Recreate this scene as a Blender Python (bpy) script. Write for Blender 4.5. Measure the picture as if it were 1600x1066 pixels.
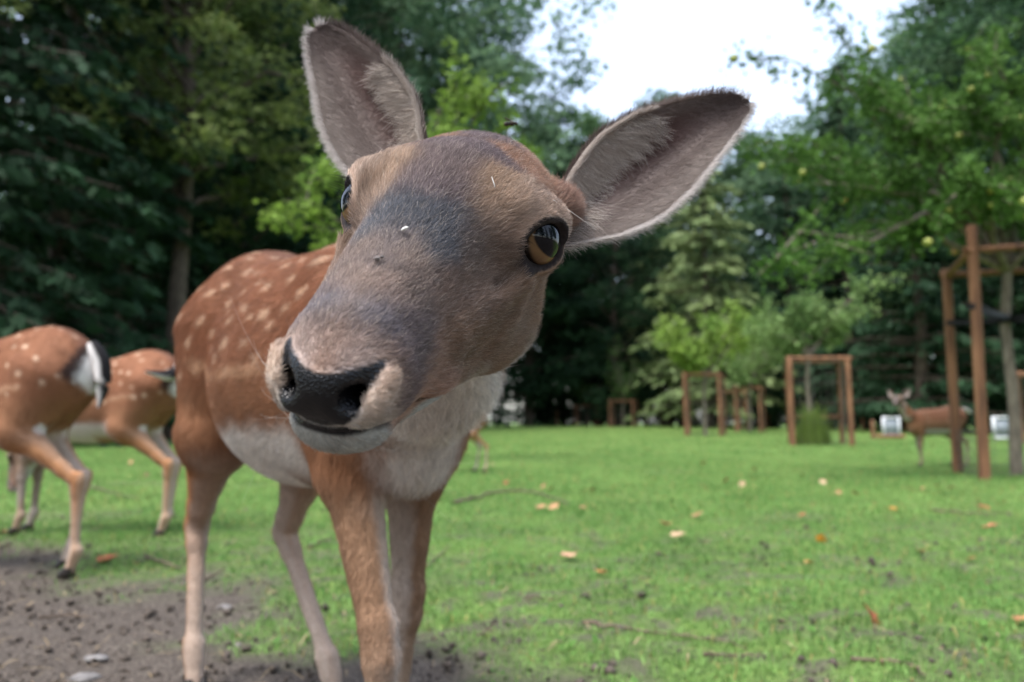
import bpy, math, random
import numpy as np
from mathutils import Vector, Matrix

for o in list(bpy.data.objects):
    bpy.data.objects.remove(o, do_unlink=True)
scene = bpy.context.scene
COL = scene.collection
RNG = np.random.default_rng(7)

# ------------------------------------------------------------------ camera
CAM_Z = 0.5
PITCH = math.atan(127 / 1222.0)
cam_d = bpy.data.cameras.new('camera')
cam_d.sensor_width = 23.6
cam_d.lens = 23.6 * 1222.0 / 1600.0
cam_d.clip_start = 0.02
cam_d.clip_end = 2000
cam_d.dof.use_dof = True
cam_d.dof.focus_distance = 0.455
cam_d.dof.aperture_fstop = 4.6
cam = bpy.data.objects.new('camera', cam_d)
cam.location = (0, 0, CAM_Z)
cam.rotation_euler = (math.pi / 2 + PITCH, 0, 0)
COL.objects.link(cam)
scene.camera = cam

# ------------------------------------------------------------------ sky, sun, exposure
SUN_EL, SUN_AZ = math.radians(66), math.radians(225)      # azimuth clockwise from +Y (north)
world = bpy.data.worlds.new('World')
scene.world = world
world.use_nodes = True
wn = world.node_tree
wn.nodes.clear()
w_out = wn.nodes.new('ShaderNodeOutputWorld')
w_bg = wn.nodes.new('ShaderNodeBackground')
w_sky = wn.nodes.new('ShaderNodeTexSky')
w_sky.sky_type = 'NISHITA'
w_sky.sun_disc = False
w_sky.sun_elevation = SUN_EL
w_sky.sun_rotation = SUN_AZ
w_sky.dust_density = 2.5
w_hs = wn.nodes.new('ShaderNodeHueSaturation')            # thin high cloud: paler than a clear sky
w_hs.inputs['Saturation'].default_value = 0.68
w_hs.inputs['Value'].default_value = 1.8
w_bg.inputs['Strength'].default_value = 0.15
wn.links.new(w_sky.outputs[0], w_hs.inputs['Color'])
wn.links.new(w_hs.outputs[0], w_bg.inputs['Color'])
wn.links.new(w_bg.outputs[0], w_out.inputs['Surface'])
sun_d = bpy.data.lights.new('sun', 'SUN')
sun_d.energy = 1.5
sun_d.angle = math.radians(12)
sun_d.color = (1.0, 0.985, 0.965)
sun = bpy.data.objects.new('sun', sun_d)
sd = Vector((math.sin(SUN_AZ) * math.cos(SUN_EL), math.cos(SUN_AZ) * math.cos(SUN_EL), math.sin(SUN_EL)))
sun.rotation_euler = sd.to_track_quat('Z', 'Y').to_euler()
sun.location = (0, 0, 30)
COL.objects.link(sun)
scene.view_settings.view_transform = 'Standard'
scene.view_settings.look = 'None'
scene.view_settings.gamma = 1.0
scene.view_settings.exposure = 1.08
scene.view_settings.use_curve_mapping = False
scene.cycles.transparent_max_bounces = 8

# ------------------------------------------------------------------ helpers
def lin(r, g, b):
    """sRGB 0-255 to linear"""
    c = np.array([r, g, b], float) / 255
    return np.where(c <= 0.04045, c / 12.92, ((c + 0.055) / 1.055) ** 2.4)

def tag(o, label=None, cat=None, group=None, kind=None):
    if label: o['label'] = label
    if cat: o['category'] = cat
    if group: o['group'] = group
    if kind: o['kind'] = kind
    return o

def link(o, parent=None):
    COL.objects.link(o)
    if parent is not None:
        o.parent = parent
    return o

def empty(name, loc=(0, 0, 0), rz=0.0):
    o = bpy.data.objects.new(name, None)
    o.location = loc
    o.rotation_euler = (0, 0, rz)
    o.empty_display_size = 0.1
    return link(o)

def mesh_np(name, V, Fq, mats=(), smooth=True, colors=None, mat_idx=None):
    """V (n,3); Fq (m,4) or (m,3) array or list of arrays"""
    me = bpy.data.meshes.new(name)
    V = np.asarray(V, np.float32)
    Fl = Fq if isinstance(Fq, list) else [Fq]
    Fl = [np.asarray(f, np.int32) for f in Fl if len(f)]
    loops = np.concatenate([f.ravel() for f in Fl])
    tot = np.concatenate([np.full(len(f), f.shape[1], np.int32) for f in Fl])
    start = np.concatenate([[0], np.cumsum(tot)[:-1]]).astype(np.int32)
    me.vertices.add(len(V)); me.vertices.foreach_set('co', V.ravel())
    me.loops.add(len(loops)); me.loops.foreach_set('vertex_index', loops)
    me.polygons.add(len(tot)); me.polygons.foreach_set('loop_start', start)
    me.polygons.foreach_set('loop_total', tot)
    if smooth:
        me.polygons.foreach_set('use_smooth', np.ones(len(tot), bool))
    for m in mats:
        me.materials.append(m)
    if mat_idx is not None:
        me.polygons.foreach_set('material_index', np.asarray(mat_idx, np.int32))
    me.update(calc_edges=True)
    if colors is not None:
        a = me.color_attributes.new('Col', 'FLOAT_COLOR', 'POINT')
        c = np.ones((len(V), 4), np.float32); c[:, :3] = colors
        a.data.foreach_set('color', c.ravel())
    me.validate()
    return me

def obj_np(name, V, F, mat, parent=None, **k):
    mats = mat if isinstance(mat, (list, tuple)) else (mat,)
    return link(bpy.data.objects.new(name, mesh_np(name, V, F, mats, **k)), parent)

def vnoise(P, scale, seed=0, octaves=3):
    """value noise on points (n,d), about 0..1"""
    P = np.asarray(P, float) * scale
    if P.shape[1] == 2:
        P = np.column_stack([P, np.zeros(len(P))])
    out = np.zeros(len(P)); amp, tot = 1.0, 0.0
    for o in range(octaves):
        i = np.floor(P).astype(np.int64); f = P - i
        f = f * f * (3 - 2 * f)
        r = 0
        for dx in (0, 1):
            for dy in (0, 1):
                for dz in (0, 1):
                    h = ((i[:, 0] + dx) * 73856093) ^ ((i[:, 1] + dy) * 19349663) ^ ((i[:, 2] + dz) * 83492791) ^ (seed * 2654435 + o * 97)
                    h = (h ^ (h >> 13)) * 1274126177
                    h = (h ^ (h >> 16)) & 0xffff
                    w = (f[:, 0] if dx else 1 - f[:, 0]) * (f[:, 1] if dy else 1 - f[:, 1]) * (f[:, 2] if dz else 1 - f[:, 2])
                    r = r + w * (h / 65535.0)
        out += r * amp; tot += amp; amp *= 0.5; P = P * 2.03 + 11.7
    return out / tot

def sstep(a, b, x):
    t = np.clip((x - a) / (b - a), 0, 1)
    return t * t * (3 - 2 * t)

# ---- materials
def new_mat(name):
    m = bpy.data.materials.new(name); m.use_nodes = True
    nt = m.node_tree
    return m, nt, nt.nodes['Principled BSDF']

def mat_attr(name, rough=0.75, spec=0.3, noise=0.0, nscale=60, bump=0.0, translucent=0.0, sheen=0.0):
    """colour comes from the Col attribute, broken up by noise"""
    m, nt, b = new_mat(name)
    a = nt.nodes.new('ShaderNodeAttribute'); a.attribute_name = 'Col'
    b.inputs['Roughness'].default_value = rough
    b.inputs['Specular IOR Level'].default_value = spec
    col = a.outputs['Color']
    if noise or bump:
        t = nt.nodes.new('ShaderNodeTexCoord')
        n = nt.nodes.new('ShaderNodeTexNoise'); n.inputs['Scale'].default_value = nscale
        n.inputs['Detail'].default_value = 5
        nt.links.new(t.outputs['Object'], n.inputs['Vector'])
        if noise:
            mr = nt.nodes.new('ShaderNodeMapRange')
            mr.inputs['From Min'].default_value = 0.3; mr.inputs['From Max'].default_value = 0.7
            mr.inputs['To Min'].default_value = 1 - noise; mr.inputs['To Max'].default_value = 1 + noise
            nt.links.new(n.outputs['Fac'], mr.inputs['Value'])
            mx = nt.nodes.new('ShaderNodeMix'); mx.data_type = 'RGBA'; mx.blend_type = 'MULTIPLY'
            mx.inputs['Factor'].default_value = 1
            nt.links.new(col, mx.inputs[6]); nt.links.new(mr.outputs[0], mx.inputs[7])
            col = mx.outputs[2]
        if bump:
            bp = nt.nodes.new('ShaderNodeBump'); bp.inputs['Strength'].default_value = bump
            bp.inputs['Distance'].default_value = 0.01
            nt.links.new(n.outputs['Fac'], bp.inputs['Height'])
            nt.links.new(bp.outputs[0], b.inputs['Normal'])
    nt.links.new(col, b.inputs['Base Color'])
    if translucent:
        tr = nt.nodes.new('ShaderNodeBsdfTranslucent')
        nt.links.new(col, tr.inputs['Color'])
        ms = nt.nodes.new('ShaderNodeMixShader'); ms.inputs[0].default_value = translucent
        nt.links.new(b.outputs[0], ms.inputs[1]); nt.links.new(tr.outputs[0], ms.inputs[2])
        nt.links.new(ms.outputs[0], nt.nodes['Material Output'].inputs['Surface'])
    return m

def mat_noise(name, c1, c2, scale=20, rough=0.8, bump=0.3, detail=6, stretch=(1, 1, 1), spec=0.3, dist=0.01, c3=None):
    """two or three colours mixed by object-space noise, with bump"""
    m, nt, b = new_mat(name)
    t = nt.nodes.new('ShaderNodeTexCoord')
    mp = nt.nodes.new('ShaderNodeMapping'); mp.inputs['Scale'].default_value = stretch
    n = nt.nodes.new('ShaderNodeTexNoise'); n.inputs['Scale'].default_value = scale
    n.inputs['Detail'].default_value = detail
    r = nt.nodes.new('ShaderNodeValToRGB')
    r.color_ramp.elements[0].position = 0.32; r.color_ramp.elements[0].color = (*c1, 1)
    r.color_ramp.elements[1].position = 0.68; r.color_ramp.elements[1].color = (*c2, 1)
    if c3 is not None:
        e = r.color_ramp.elements.new(0.5); e.color = (*c3, 1)
    nt.links.new(t.outputs['Object'], mp.inputs['Vector']); nt.links.new(mp.outputs[0], n.inputs['Vector'])
    nt.links.new(n.outputs['Fac'], r.inputs['Fac']); nt.links.new(r.outputs['Color'], b.inputs['Base Color'])
    bp = nt.nodes.new('ShaderNodeBump'); bp.inputs['Strength'].default_value = bump; bp.inputs['Distance'].default_value = dist
    nt.links.new(n.outputs['Fac'], bp.inputs['Height']); nt.links.new(bp.outputs[0], b.inputs['Normal'])
    b.inputs['Roughness'].default_value = rough
    b.inputs['Specular IOR Level'].default_value = spec
    return m
# ------------------------------------------------------------------ implicit-surface modelling (for animals)
def _norm(v):
    v = np.asarray(v, float); return v / np.linalg.norm(v)

class Prim:
    """ellipsoid ('E') or round cone ('C') in a frame (R, T, s): world = T + s * R @ local"""
    def __init__(self, kind, a, b, r, k, op='add', rot=None, mirror=False, flow=None, reg='body'):
        self.kind, self.k, self.op, self.mirror, self.flow, self.reg = kind, k, op, mirror, flow, reg
        self.a = np.array(a, float)
        if kind == 'E':
            self.r = np.array(b, float); self.rot = np.eye(3) if rot is None else rot
        else:
            self.b = np.array(b, float); self.r1, self.r2 = r
    def bounds(self):
        pts = []
        if self.kind == 'E':
            m = self.r.max(); pts = [self.a - m, self.a + m]
        else:
            m = max(self.r1, self.r2)
            pts = [self.a - m, self.a + m, self.b - m, self.b + m]
        lo, hi = np.min(pts, 0), np.max(pts, 0)
        if self.mirror:
            ax = self.mirror - 1
            h = max(abs(lo[ax]), abs(hi[ax])); lo = lo.copy(); hi = hi.copy(); lo[ax], hi[ax] = -h, h
        return lo, hi
    def dist(self, P):
        if self.mirror:
            ax = self.mirror - 1
            P = P.copy(); P[:, ax] = np.abs(P[:, ax])
        if self.kind == 'E':
            q = (P - self.a) @ self.rot
            k0 = np.sqrt(((q / self.r) ** 2).sum(1)); k1 = np.sqrt(((q / self.r ** 2) ** 2).sum(1)) + 1e-9
            return k0 * (k0 - 1) / k1
        ab = self.b - self.a; L = np.linalg.norm(ab); u = ab / L
        q = P - self.a; t = q @ u
        rad = np.sqrt(np.maximum((q * q).sum(1) - t * t, 0))
        sl = (self.r1 - self.r2) / L; c = math.sqrt(max(1 - sl * sl, 1e-6))
        tt = np.clip(t + rad * sl / c, 0, L)
        rr = self.r1 + (self.r2 - self.r1) * tt / L
        return np.sqrt(rad ** 2 + (t - tt) ** 2) - rr

def smin(a, b, k):
    h = np.maximum(k - np.abs(a - b), 0) / k
    return np.minimum(a, b) - h * h * k * 0.25

class Field:
    def __init__(self):
        self.items = []           # (prim, R, T, s)
    def add(self, prim, frame):
        self.items.append((prim,) + frame)
    def eval_points(self, P, only=None):
        d = np.full(len(P), 1.0)
        for pr, R, T, s in self.items:
            q = ((P - T) @ R) / s
            lo, hi = pr.bounds(); m = 0.03 / s + pr.k * 1.5
            w = np.all((q > lo - m) & (q < hi + m), 1)
            if not w.any(): continue
            e = pr.dist(q[w]) * s
            if pr.op == 'add': d[w] = smin(d[w], e, pr.k * s)
            else: d[w] = -smin(-d[w], e, pr.k * s)
        return d
    def eval_grid(self, lo, hi, h):
        n = np.ceil((np.array(hi) - lo) / h).astype(int) + 1
        f = np.full(n, 1.0, np.float32)
        ax = [lo[i] + h * np.arange(n[i]) for i in range(3)]
        for pr, R, T, s in self.items:
            l, u = pr.bounds(); m = (0.012 / s + pr.k * 1.2)
            l = l - m; u = u + m
            cs = np.array([[(l, u)[i][0], (l, u)[j][1], (l, u)[k][2]] for i in (0, 1) for j in (0, 1) for k in (0, 1)]) * s @ R.T + T
            a = np.maximum(np.floor((cs.min(0) - lo) / h).astype(int), 0)
            b = np.minimum(np.ceil((cs.max(0) - lo) / h).astype(int) + 1, n)
            if np.any(b <= a): continue
            X = np.stack(np.meshgrid(ax[0][a[0]:b[0]], ax[1][a[1]:b[1]], ax[2][a[2]:b[2]], indexing='ij'), -1).reshape(-1, 3)
            e = (pr.dist(((X - T) @ R) / s) * s).reshape(b - a).astype(np.float32)
            sub = f[a[0]:b[0], a[1]:b[1], a[2]:b[2]]
            if pr.op == 'add': sub[...] = smin(sub, e, pr.k * s)
            else: sub[...] = -smin(-sub, e, pr.k * s)
        return f
    def flow(self, P):
        acc = np.zeros((len(P), 3))
        for pr, R, T, s in self.items:
            if pr.flow is None: continue
            q = ((P - T) @ R) / s
            e = pr.dist(q) * s
            w = np.exp(-np.maximum(e, -0.01) / 0.012)
            acc += w[:, None] * (R @ np.asarray(pr.flow, float))
        return acc / (np.linalg.norm(acc, axis=1, keepdims=True) + 1e-9)

def surface_nets(f, lo, h):
    n = np.array(f.shape); neg = f < 0
    c = neg[:-1, :-1, :-1].astype(np.int8)
    cnt = sum(neg[i:n[0] - 1 + i, j:n[1] - 1 + j, k:n[2] - 1 + k].astype(np.int8) for i in (0, 1) for j in (0, 1) for k in (0, 1))
    act = (cnt > 0) & (cnt < 8)
    idx = np.full(act.shape, -1, np.int32)
    cells = np.argwhere(act); idx[act] = np.arange(len(cells))
    acc = np.zeros((len(cells), 3)); num = np.zeros(len(cells))
    i, j, k = cells.T
    for d in range(3):
        o1, o2 = [x for x in range(3) if x != d]
        for p in (0, 1):
            for q in (0, 1):
                off = np.zeros(3, int); off[o1] = p; off[o2] = q
                off2 = off.copy(); off2[d] = 1
                a = f[i + off[0], j + off[1], k + off[2]]; b = f[i + off2[0], j + off2[1], k + off2[2]]
                x = (a < 0) != (b < 0)
                t = np.where(x, a / np.where(a == b, 1, a - b), 0)
                pos = np.tile(off.astype(float), (len(cells), 1)); pos[:, d] += t
                acc[x] += pos[x]; num[x] += 1
    V = (cells + acc / num[:, None]) * h + lo
    F = []
    for d in range(3):
        o1, o2 = [(1, 2), (2, 0), (0, 1)][d]
        sl_a = [slice(1, -1)] * 3; sl_b = [slice(1, -1)] * 3
        sl_a[d] = slice(0, n[d] - 1); sl_b[d] = slice(1, n[d])
        A, B = neg[tuple(sl_a)], neg[tuple(sl_b)]
        for flip, m in ((False, A & ~B), (True, ~A & B)):
            e = np.argwhere(m)
            for ax in (0, 1, 2):
                if ax != d: e[:, ax] += 1
            def g(p, q):
                c = e.copy(); c[:, o1] -= p; c[:, o2] -= q
                return idx[c[:, 0], c[:, 1], c[:, 2]]
            quad = np.stack([g(1, 1), g(0, 1), g(0, 0), g(1, 0)], 1)
            if flip: quad = quad[:, ::-1]
            F.append(quad)
    F = np.concatenate(F); F = F[(F >= 0).all(1)]
    return V, F

def compact(V, F):
    u, inv = np.unique(F, return_inverse=True)
    return V[u], inv.reshape(F.shape), u

def vertex_normals(V, F):
    N = np.zeros_like(V)
    fn = np.cross(V[F[:, 2]] - V[F[:, 0]], V[F[:, -1]] - V[F[:, 1]])
    for i in range(F.shape[1]):
        np.add.at(N, F[:, i], fn)
    return N / (np.linalg.norm(N, axis=1, keepdims=True) + 1e-12)

def sample_faces(V, F, n, weight=None, rng=RNG):
    """n random points on quads/tris; returns face index and bilinear corner weights (n,4)"""
    if F.shape[1] == 3: F = np.column_stack([F, F[:, 2]])
    d1, d2 = V[F[:, 2]] - V[F[:, 0]], V[F[:, 3]] - V[F[:, 1]]
    ar = np.linalg.norm(np.cross(d1, d2), axis=1) * 0.5
    if weight is not None: ar = ar * weight
    cs = np.cumsum(ar)
    fi = np.searchsorted(cs, rng.random(n) * cs[-1]).clip(0, len(F) - 1)
    a, b = rng.random(n), rng.random(n)
    w = np.stack([(1 - a) * (1 - b), a * (1 - b), a * b, (1 - a) * b], 1)
    return F[fi], w

def lerp_attr(A, Fi, w):
    return (A[Fi] * w[..., None]).sum(1) if A.ndim == 2 else (A[Fi] * w).sum(1)

def make_hair(name, roots, dirs, normals, length, lift, radius, colors, mat, parent, curl=0.15, npts=4, rng=RNG):
    n = len(roots)
    D = dirs - normals * (dirs * normals).sum(1, keepdims=True)
    D /= np.linalg.norm(D, axis=1, keepdims=True) + 1e-9
    S = np.cross(normals, D)
    lift = np.broadcast_to(lift, (n,))[:, None]; length = np.broadcast_to(length, (n,))[:, None]
    sw = rng.normal(0, curl, (n, 1)); lj = lift * rng.uniform(0.6, 1.5, (n, 1))
    L = length * rng.uniform(0.65, 1.2, (n, 1))
    P = np.zeros((n, npts, 3), np.float32)
    for i in range(npts):
        t = i / (npts - 1)
        P[:, i] = roots + L * (t * (D + S * sw + normals * lj) - normals * (0.35 * lj * t * t) + S * sw * 0.5 * t * t) - normals * 0.0004 * (i == 0)
    hc = bpy.data.hair_curves.new(name)
    hc.add_curves([npts] * n)
    hc.attributes['position'].data.foreach_set('vector', P.ravel()) if 'position' in hc.attributes else None
    rad = hc.attributes.get('radius') or hc.attributes.new('radius', 'FLOAT', 'POINT')
    tp = np.linspace(1, 0.15, npts, dtype=np.float32) ** 0.7
    rv = (np.broadcast_to(radius, (n,)).astype(np.float32)[:, None] * tp[None]).astype(np.float32)
    rad.data.foreach_set('value', rv.ravel())
    ca = hc.attributes.new('Col', 'FLOAT_COLOR', 'CURVE')
    c = np.ones((n, 4), np.float32); c[:, :3] = colors
    ca.data.foreach_set('color', c.ravel())
    hc.materials.append(mat)
    o = link(bpy.data.objects.new(name, hc), parent)
    o['kind'] = 'stuff'
    return o
# ------------------------------------------------------------------ deer
def rotx(a):
    c, s = math.cos(a), math.sin(a); return np.array([[1, 0, 0], [0, c, -s], [0, s, c]])
def roty(a):
    c, s = math.cos(a), math.sin(a); return np.array([[c, 0, s], [0, 1, 0], [-s, 0, c]])
def rotz(a):
    c, s = math.cos(a), math.sin(a); return np.array([[c, -s, 0], [s, c, 0], [0, 0, 1]])

EYE_C = np.array([0.0462, 0.0015, -0.001])      # eyeball centre, head frame (x left, y forward, z up)
EYE_R = 0.0168
EYE_AX = _norm([0.80, 0.58, 0.10])
_eh = _norm(np.cross([0, 0, 1.0], EYE_AX)); EYE_V = _norm(np.cross(EYE_AX, _eh)); EYE_H = _eh

MOUTH = [(.0, .159, -.0592), (.010, .155, -.0588), (.019, .142, -.0605), (.0235, .120, -.0625), (.0270, .098, -.0615), (.0325, .080, -.0595), (.0360, .074, -.0540)]
def head_prims(detail=True):
    P = []
    back = (0, -1, 0.05)
    def E(c, r, k, rot=None, mir=False, op='add', flow=back, reg='head'):
        P.append(Prim('E', c, r, None, k, op, rot, 1 if mir else False, flow if op == 'add' else None, reg))
    def C(a, b, r, k, mir=False, op='add', flow=back, reg='head'):
        P.append(Prim('C', a, b, r, k, op, None, 1 if mir else False, flow if op == 'add' else None, reg))
    E((0, -.058, -.006), (.047, .062, .0465), .02)
    E((0, -.014, .005), (.047, .056, .0345), .02)
    C((0, .012, .000), (0, .124, -.0345), (.0370, .0236), .020, flow=(0, -1, .25))
    C((.018, .015, -.034), (.0108, .126, -.0465), (.0285, .0170), .016, mir=True, flow=(.35, -1, -.15))
    C((.020, -.045, -.066), (.0060, .124, -.0640), (.0245, .0122), .014, mir=True, flow=(.2, -1, -.3))
    E((.0265, -.035, -.044), (.0185, .047, .041), .024, mir=True, flow=(.1, -1, -.3))
    E((0, .1335, -.0655), (.0190, .0185, .0110), .010, flow=(0, -1, -.6))
    E((0, .1420, -.0430), (.0225, .0185, .0175), .010, flow=(0, -1, .3))
    E((.0100, .1370, -.0510), (.0125, .0190, .0095), .009, mir=True, flow=(.5, -1, -.4))
    # orbit
    E((.0385, -.004, .000), (.0195, .034, .0245), .018, mir=True, flow=(.2, -1, .0))
    E((.0415, .004, .0165), (.0100, .0215, .0075), .010, mir=True, rot=rotz(.25), flow=(.5, -1, .4))
    # ear burr
    C((.034, -.070, .000), (.047, -.080, .004), (.022, .012), .016, mir=True, flow=(.5, -.6, .4))
    if detail:
        # lids: a skin shell about the eyeball, then the opening
        E(EYE_C, (EYE_R + .0020,) * 3, .006, mir=True, flow=(.3, -1, 0))
        def arc(al, t0, t1, n, r, k, rad):
            q = []
            for t in np.linspace(math.radians(t0), math.radians(t1), n):
                q.append(EYE_C + rad * _norm(EYE_AX * math.cos(al) + (EYE_H * math.cos(t) + EYE_V * math.sin(t)) * math.sin(al)))
            for a, b in zip(q, q[1:]):
                C(a, b, (r, r), k, mir=True, flow=(.4, -1, .3))
        arc(.84, 15, 172, 8, .0022, .003, EYE_R + .0022)          # upper lid
        arc(1.22, 20, 165, 8, .0034, .006, EYE_R + .0030)         # fold above it
        arc(.92, 200, 340, 8, .0020, .004, EYE_R + .0012)         # lower lid
        # nostrils (comma: round inner pit, slit running out and up)
        C((.0140, .162, -.0440), (.0205, .152, -.0350), (.0046, .0030), .004, mir=True, op='sub')
        C((.0140, .156, -.0435), (.0150, .140, -.0420), (.0050, .0036), .003, mir=True, op='sub')
        C((.0205, .154, -.0350), (.0240, .143, -.0315), (.0030, .0014), .003, mir=True, op='sub')
        # nostril wing
        C((.0220, .149, -.0450), (.0240, .143, -.0365), (.0032, .0030), .006, mir=True, flow=(.6, -1, -.2))
        # mouth line
        pts = MOUTH
        for a, b in zip(pts, pts[1:]):
            C(a, b, (.0021, .0021), .0035, mir=True, op='sub')
        # lip corner swelling
        E((.0262, .087, -.0540), (.0110, .0165, .0075), .007, mir=True, rot=rotx(-.2), flow=(.3, -1, -.2))
        # facial crest, hollow behind the brow
        C((.0455, .024, -.019), (.0290, .082, -.034), (.0065, .0050), .012, mir=True, flow=(.3, -1, -.1))
        # philtrum
        C((0, .165, -.050), (0, .161, -.0600), (.0010, .0010), .004, op='sub')
        # tear trough in front of the eye
        C((.0480, .026, -.008), (.0385, .050, -.022), (.0034, .0016), .006, mir=True, op='sub')
    return P

class EyeOpening:
    """elliptic cone cut out of the lids, on both sides"""
    k = .0012; op = 'sub'; flow = None; reg = 'head'; mirror = 1; kind = 'X'
    def bounds(self):
        c = EYE_C + EYE_AX * .012; lo, hi = c - .02, c + .02
        lo[0], hi[0] = -.072, .072
        return lo, hi
    def dist(self, P):
        P = P.copy(); P[:, 0] = np.abs(P[:, 0])
        q = P - EYE_C
        a, h, v = q @ EYE_AX, q @ EYE_H, q @ EYE_V
        tilt = -.28
        h2, v2 = h * math.cos(tilt) + v * math.sin(tilt), -h * math.sin(tilt) + v * math.cos(tilt)
        # pointed towards the inner (forward) corner
        hh = np.where(h2 * CORNER > 0, h2 / 1.25, h2 / 0.98)
        rr = np.sqrt(hh ** 2 + (v2 / np.where(v2 > 0, .74, .92)) ** 2)
        return (rr - 1.0 * np.maximum(a, 0.0) - .0005) * .66
CORNER = 1.0

def body_prims(pose):
    """deer body frame: x forward, y left, z up; croup about .82"""
    P = []
    def E(c, r, k, rot=None, mir=False, flow=(-1, 0, -.3)):
        P.append(Prim('E', c, r, None, k, 'add', rot, 2 if mir else False, flow))
    def C(a, b, r, k, flow=(0, 0, -1), mir=False, reg='body'):
        P.append(Prim('C', a, b, r, k, 'add', None, 2 if mir else False, flow, reg))
    E((.19, 0, .565), (.185, .108, .168), .05)
    E((-.03, 0, .575), (.300, .150, .176), .06)
    E((-.285, 0, .660), (.172, .128, .155), .06)
    E((.16, 0, .680), (.150, .050, .066), .05, flow=(-1, 0, 0))
    C((.15, 0, .650), (-.30, 0, .705), (.084, .100), .05, flow=(-1, 0, 0))
    E((.235, .066, .570), (.066, .040, .145), .04, rot=roty(-.25), mir=True, flow=(-.6, 0, -1))
    E((.315, 0, .520), (.075, .070, .108), .04, flow=(-.2, 0, -1))
    for side, leg in pose['fore'].items():
        s = 1 if side == 'L' else -1
        sh, el, kn, fe, ho = [np.array(p) for p in leg]
        C(sh, el, (.050, .037), .032)
        C(el, kn + (el - kn) * .12, (.0350, .0205), .022)
        C(kn + (el - kn) * .08 + np.array([.003, 0, 0]), kn + (fe - kn) * .10 + np.array([.003, 0, 0]), (.0228, .0212), .009)
        C(kn + (fe - kn) * .10, fe, (.0175, .0148), .012)
        C(fe + np.array([-.006, 0, .004]), fe + (ho - fe) * .25, (.0190, .0165), .010)
        C(fe, fe + (ho - fe) * .75, (.0165, .0165), .010)
    for side, leg in pose['hind'].items():
        hip, st, hk, fe, ho = [np.array(p) for p in leg]
        C(hip, st, (.105, .070), .05, flow=(-.3, 0, -1))
        C(st, hk + (st - hk) * .22, (.058, .0225), .032, flow=(-.3, 0, -1))
        C(hk + (st - hk) * .24, hk, (.0222, .0225), .016)
        C(hk + np.array([-.010, 0, .016]), hk + (fe - hk) * .16, (.0165, .0185), .012)
        C(hk + (fe - hk) * .08, fe, (.0165, .0142), .012)
        C(fe + np.array([-.006, 0, .004]), fe + (ho - fe) * .25, (.0190, .0165), .010)
        C(fe, fe + (ho - fe) * .75, (.0165, .0165), .010)
    nk = [np.array(p) for p in pose['neck']]; nr = pose['neck_r']
    for a, b, r1, r2 in zip(nk, nk[1:], nr, nr[1:]):
        C(a, b, (r1, r2), .035, flow=a - b, reg='neck')
    return P

def hoof_mesh(fe, ho, fwd):
    """two cloven toes"""
    V, F = [], []
    fe, ho = np.array(fe, float), np.array(ho, float)
    fwd = _norm([fwd[0], fwd[1], 0]); side = np.array([-fwd[1], fwd[0], 0])
    ctr = fe + (ho - fe) * .62
    for s in (-1, 1):
        base = len(V)
        rings = [(ctr, .0115, .0150), (np.array([ctr[0], ctr[1], .018]) + fwd * .006, .0135, .0200), (np.array([ctr[0], ctr[1], 0.0]) + fwd * .012, .0125, .0230)]
        n = 8
        for c, w, l in rings:
            for i in range(n):
                a = 2 * math.pi * i / n
                tip = 1.25 if math.cos(a) > .9 else 1
                V.append(c + side * (s * .0115 + math.sin(a) * w * .85) + fwd * math.cos(a) * l * tip)
        for k in range(2):
            for i in range(n):
                j = (i + 1) % n
                F.append([base + k * n + i, base + k * n + j, base + (k + 1) * n + j, base + (k + 1) * n + i])
        F.append([base + 2 * n + i for i in (0, 1, 2, 3)]); F.append([base + 2 * n + i for i in (0, 3, 4, 7)]); F.append([base + 2 * n + i for i in (4, 5, 6, 7)])
    return np.array(V), np.array(F)

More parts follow.
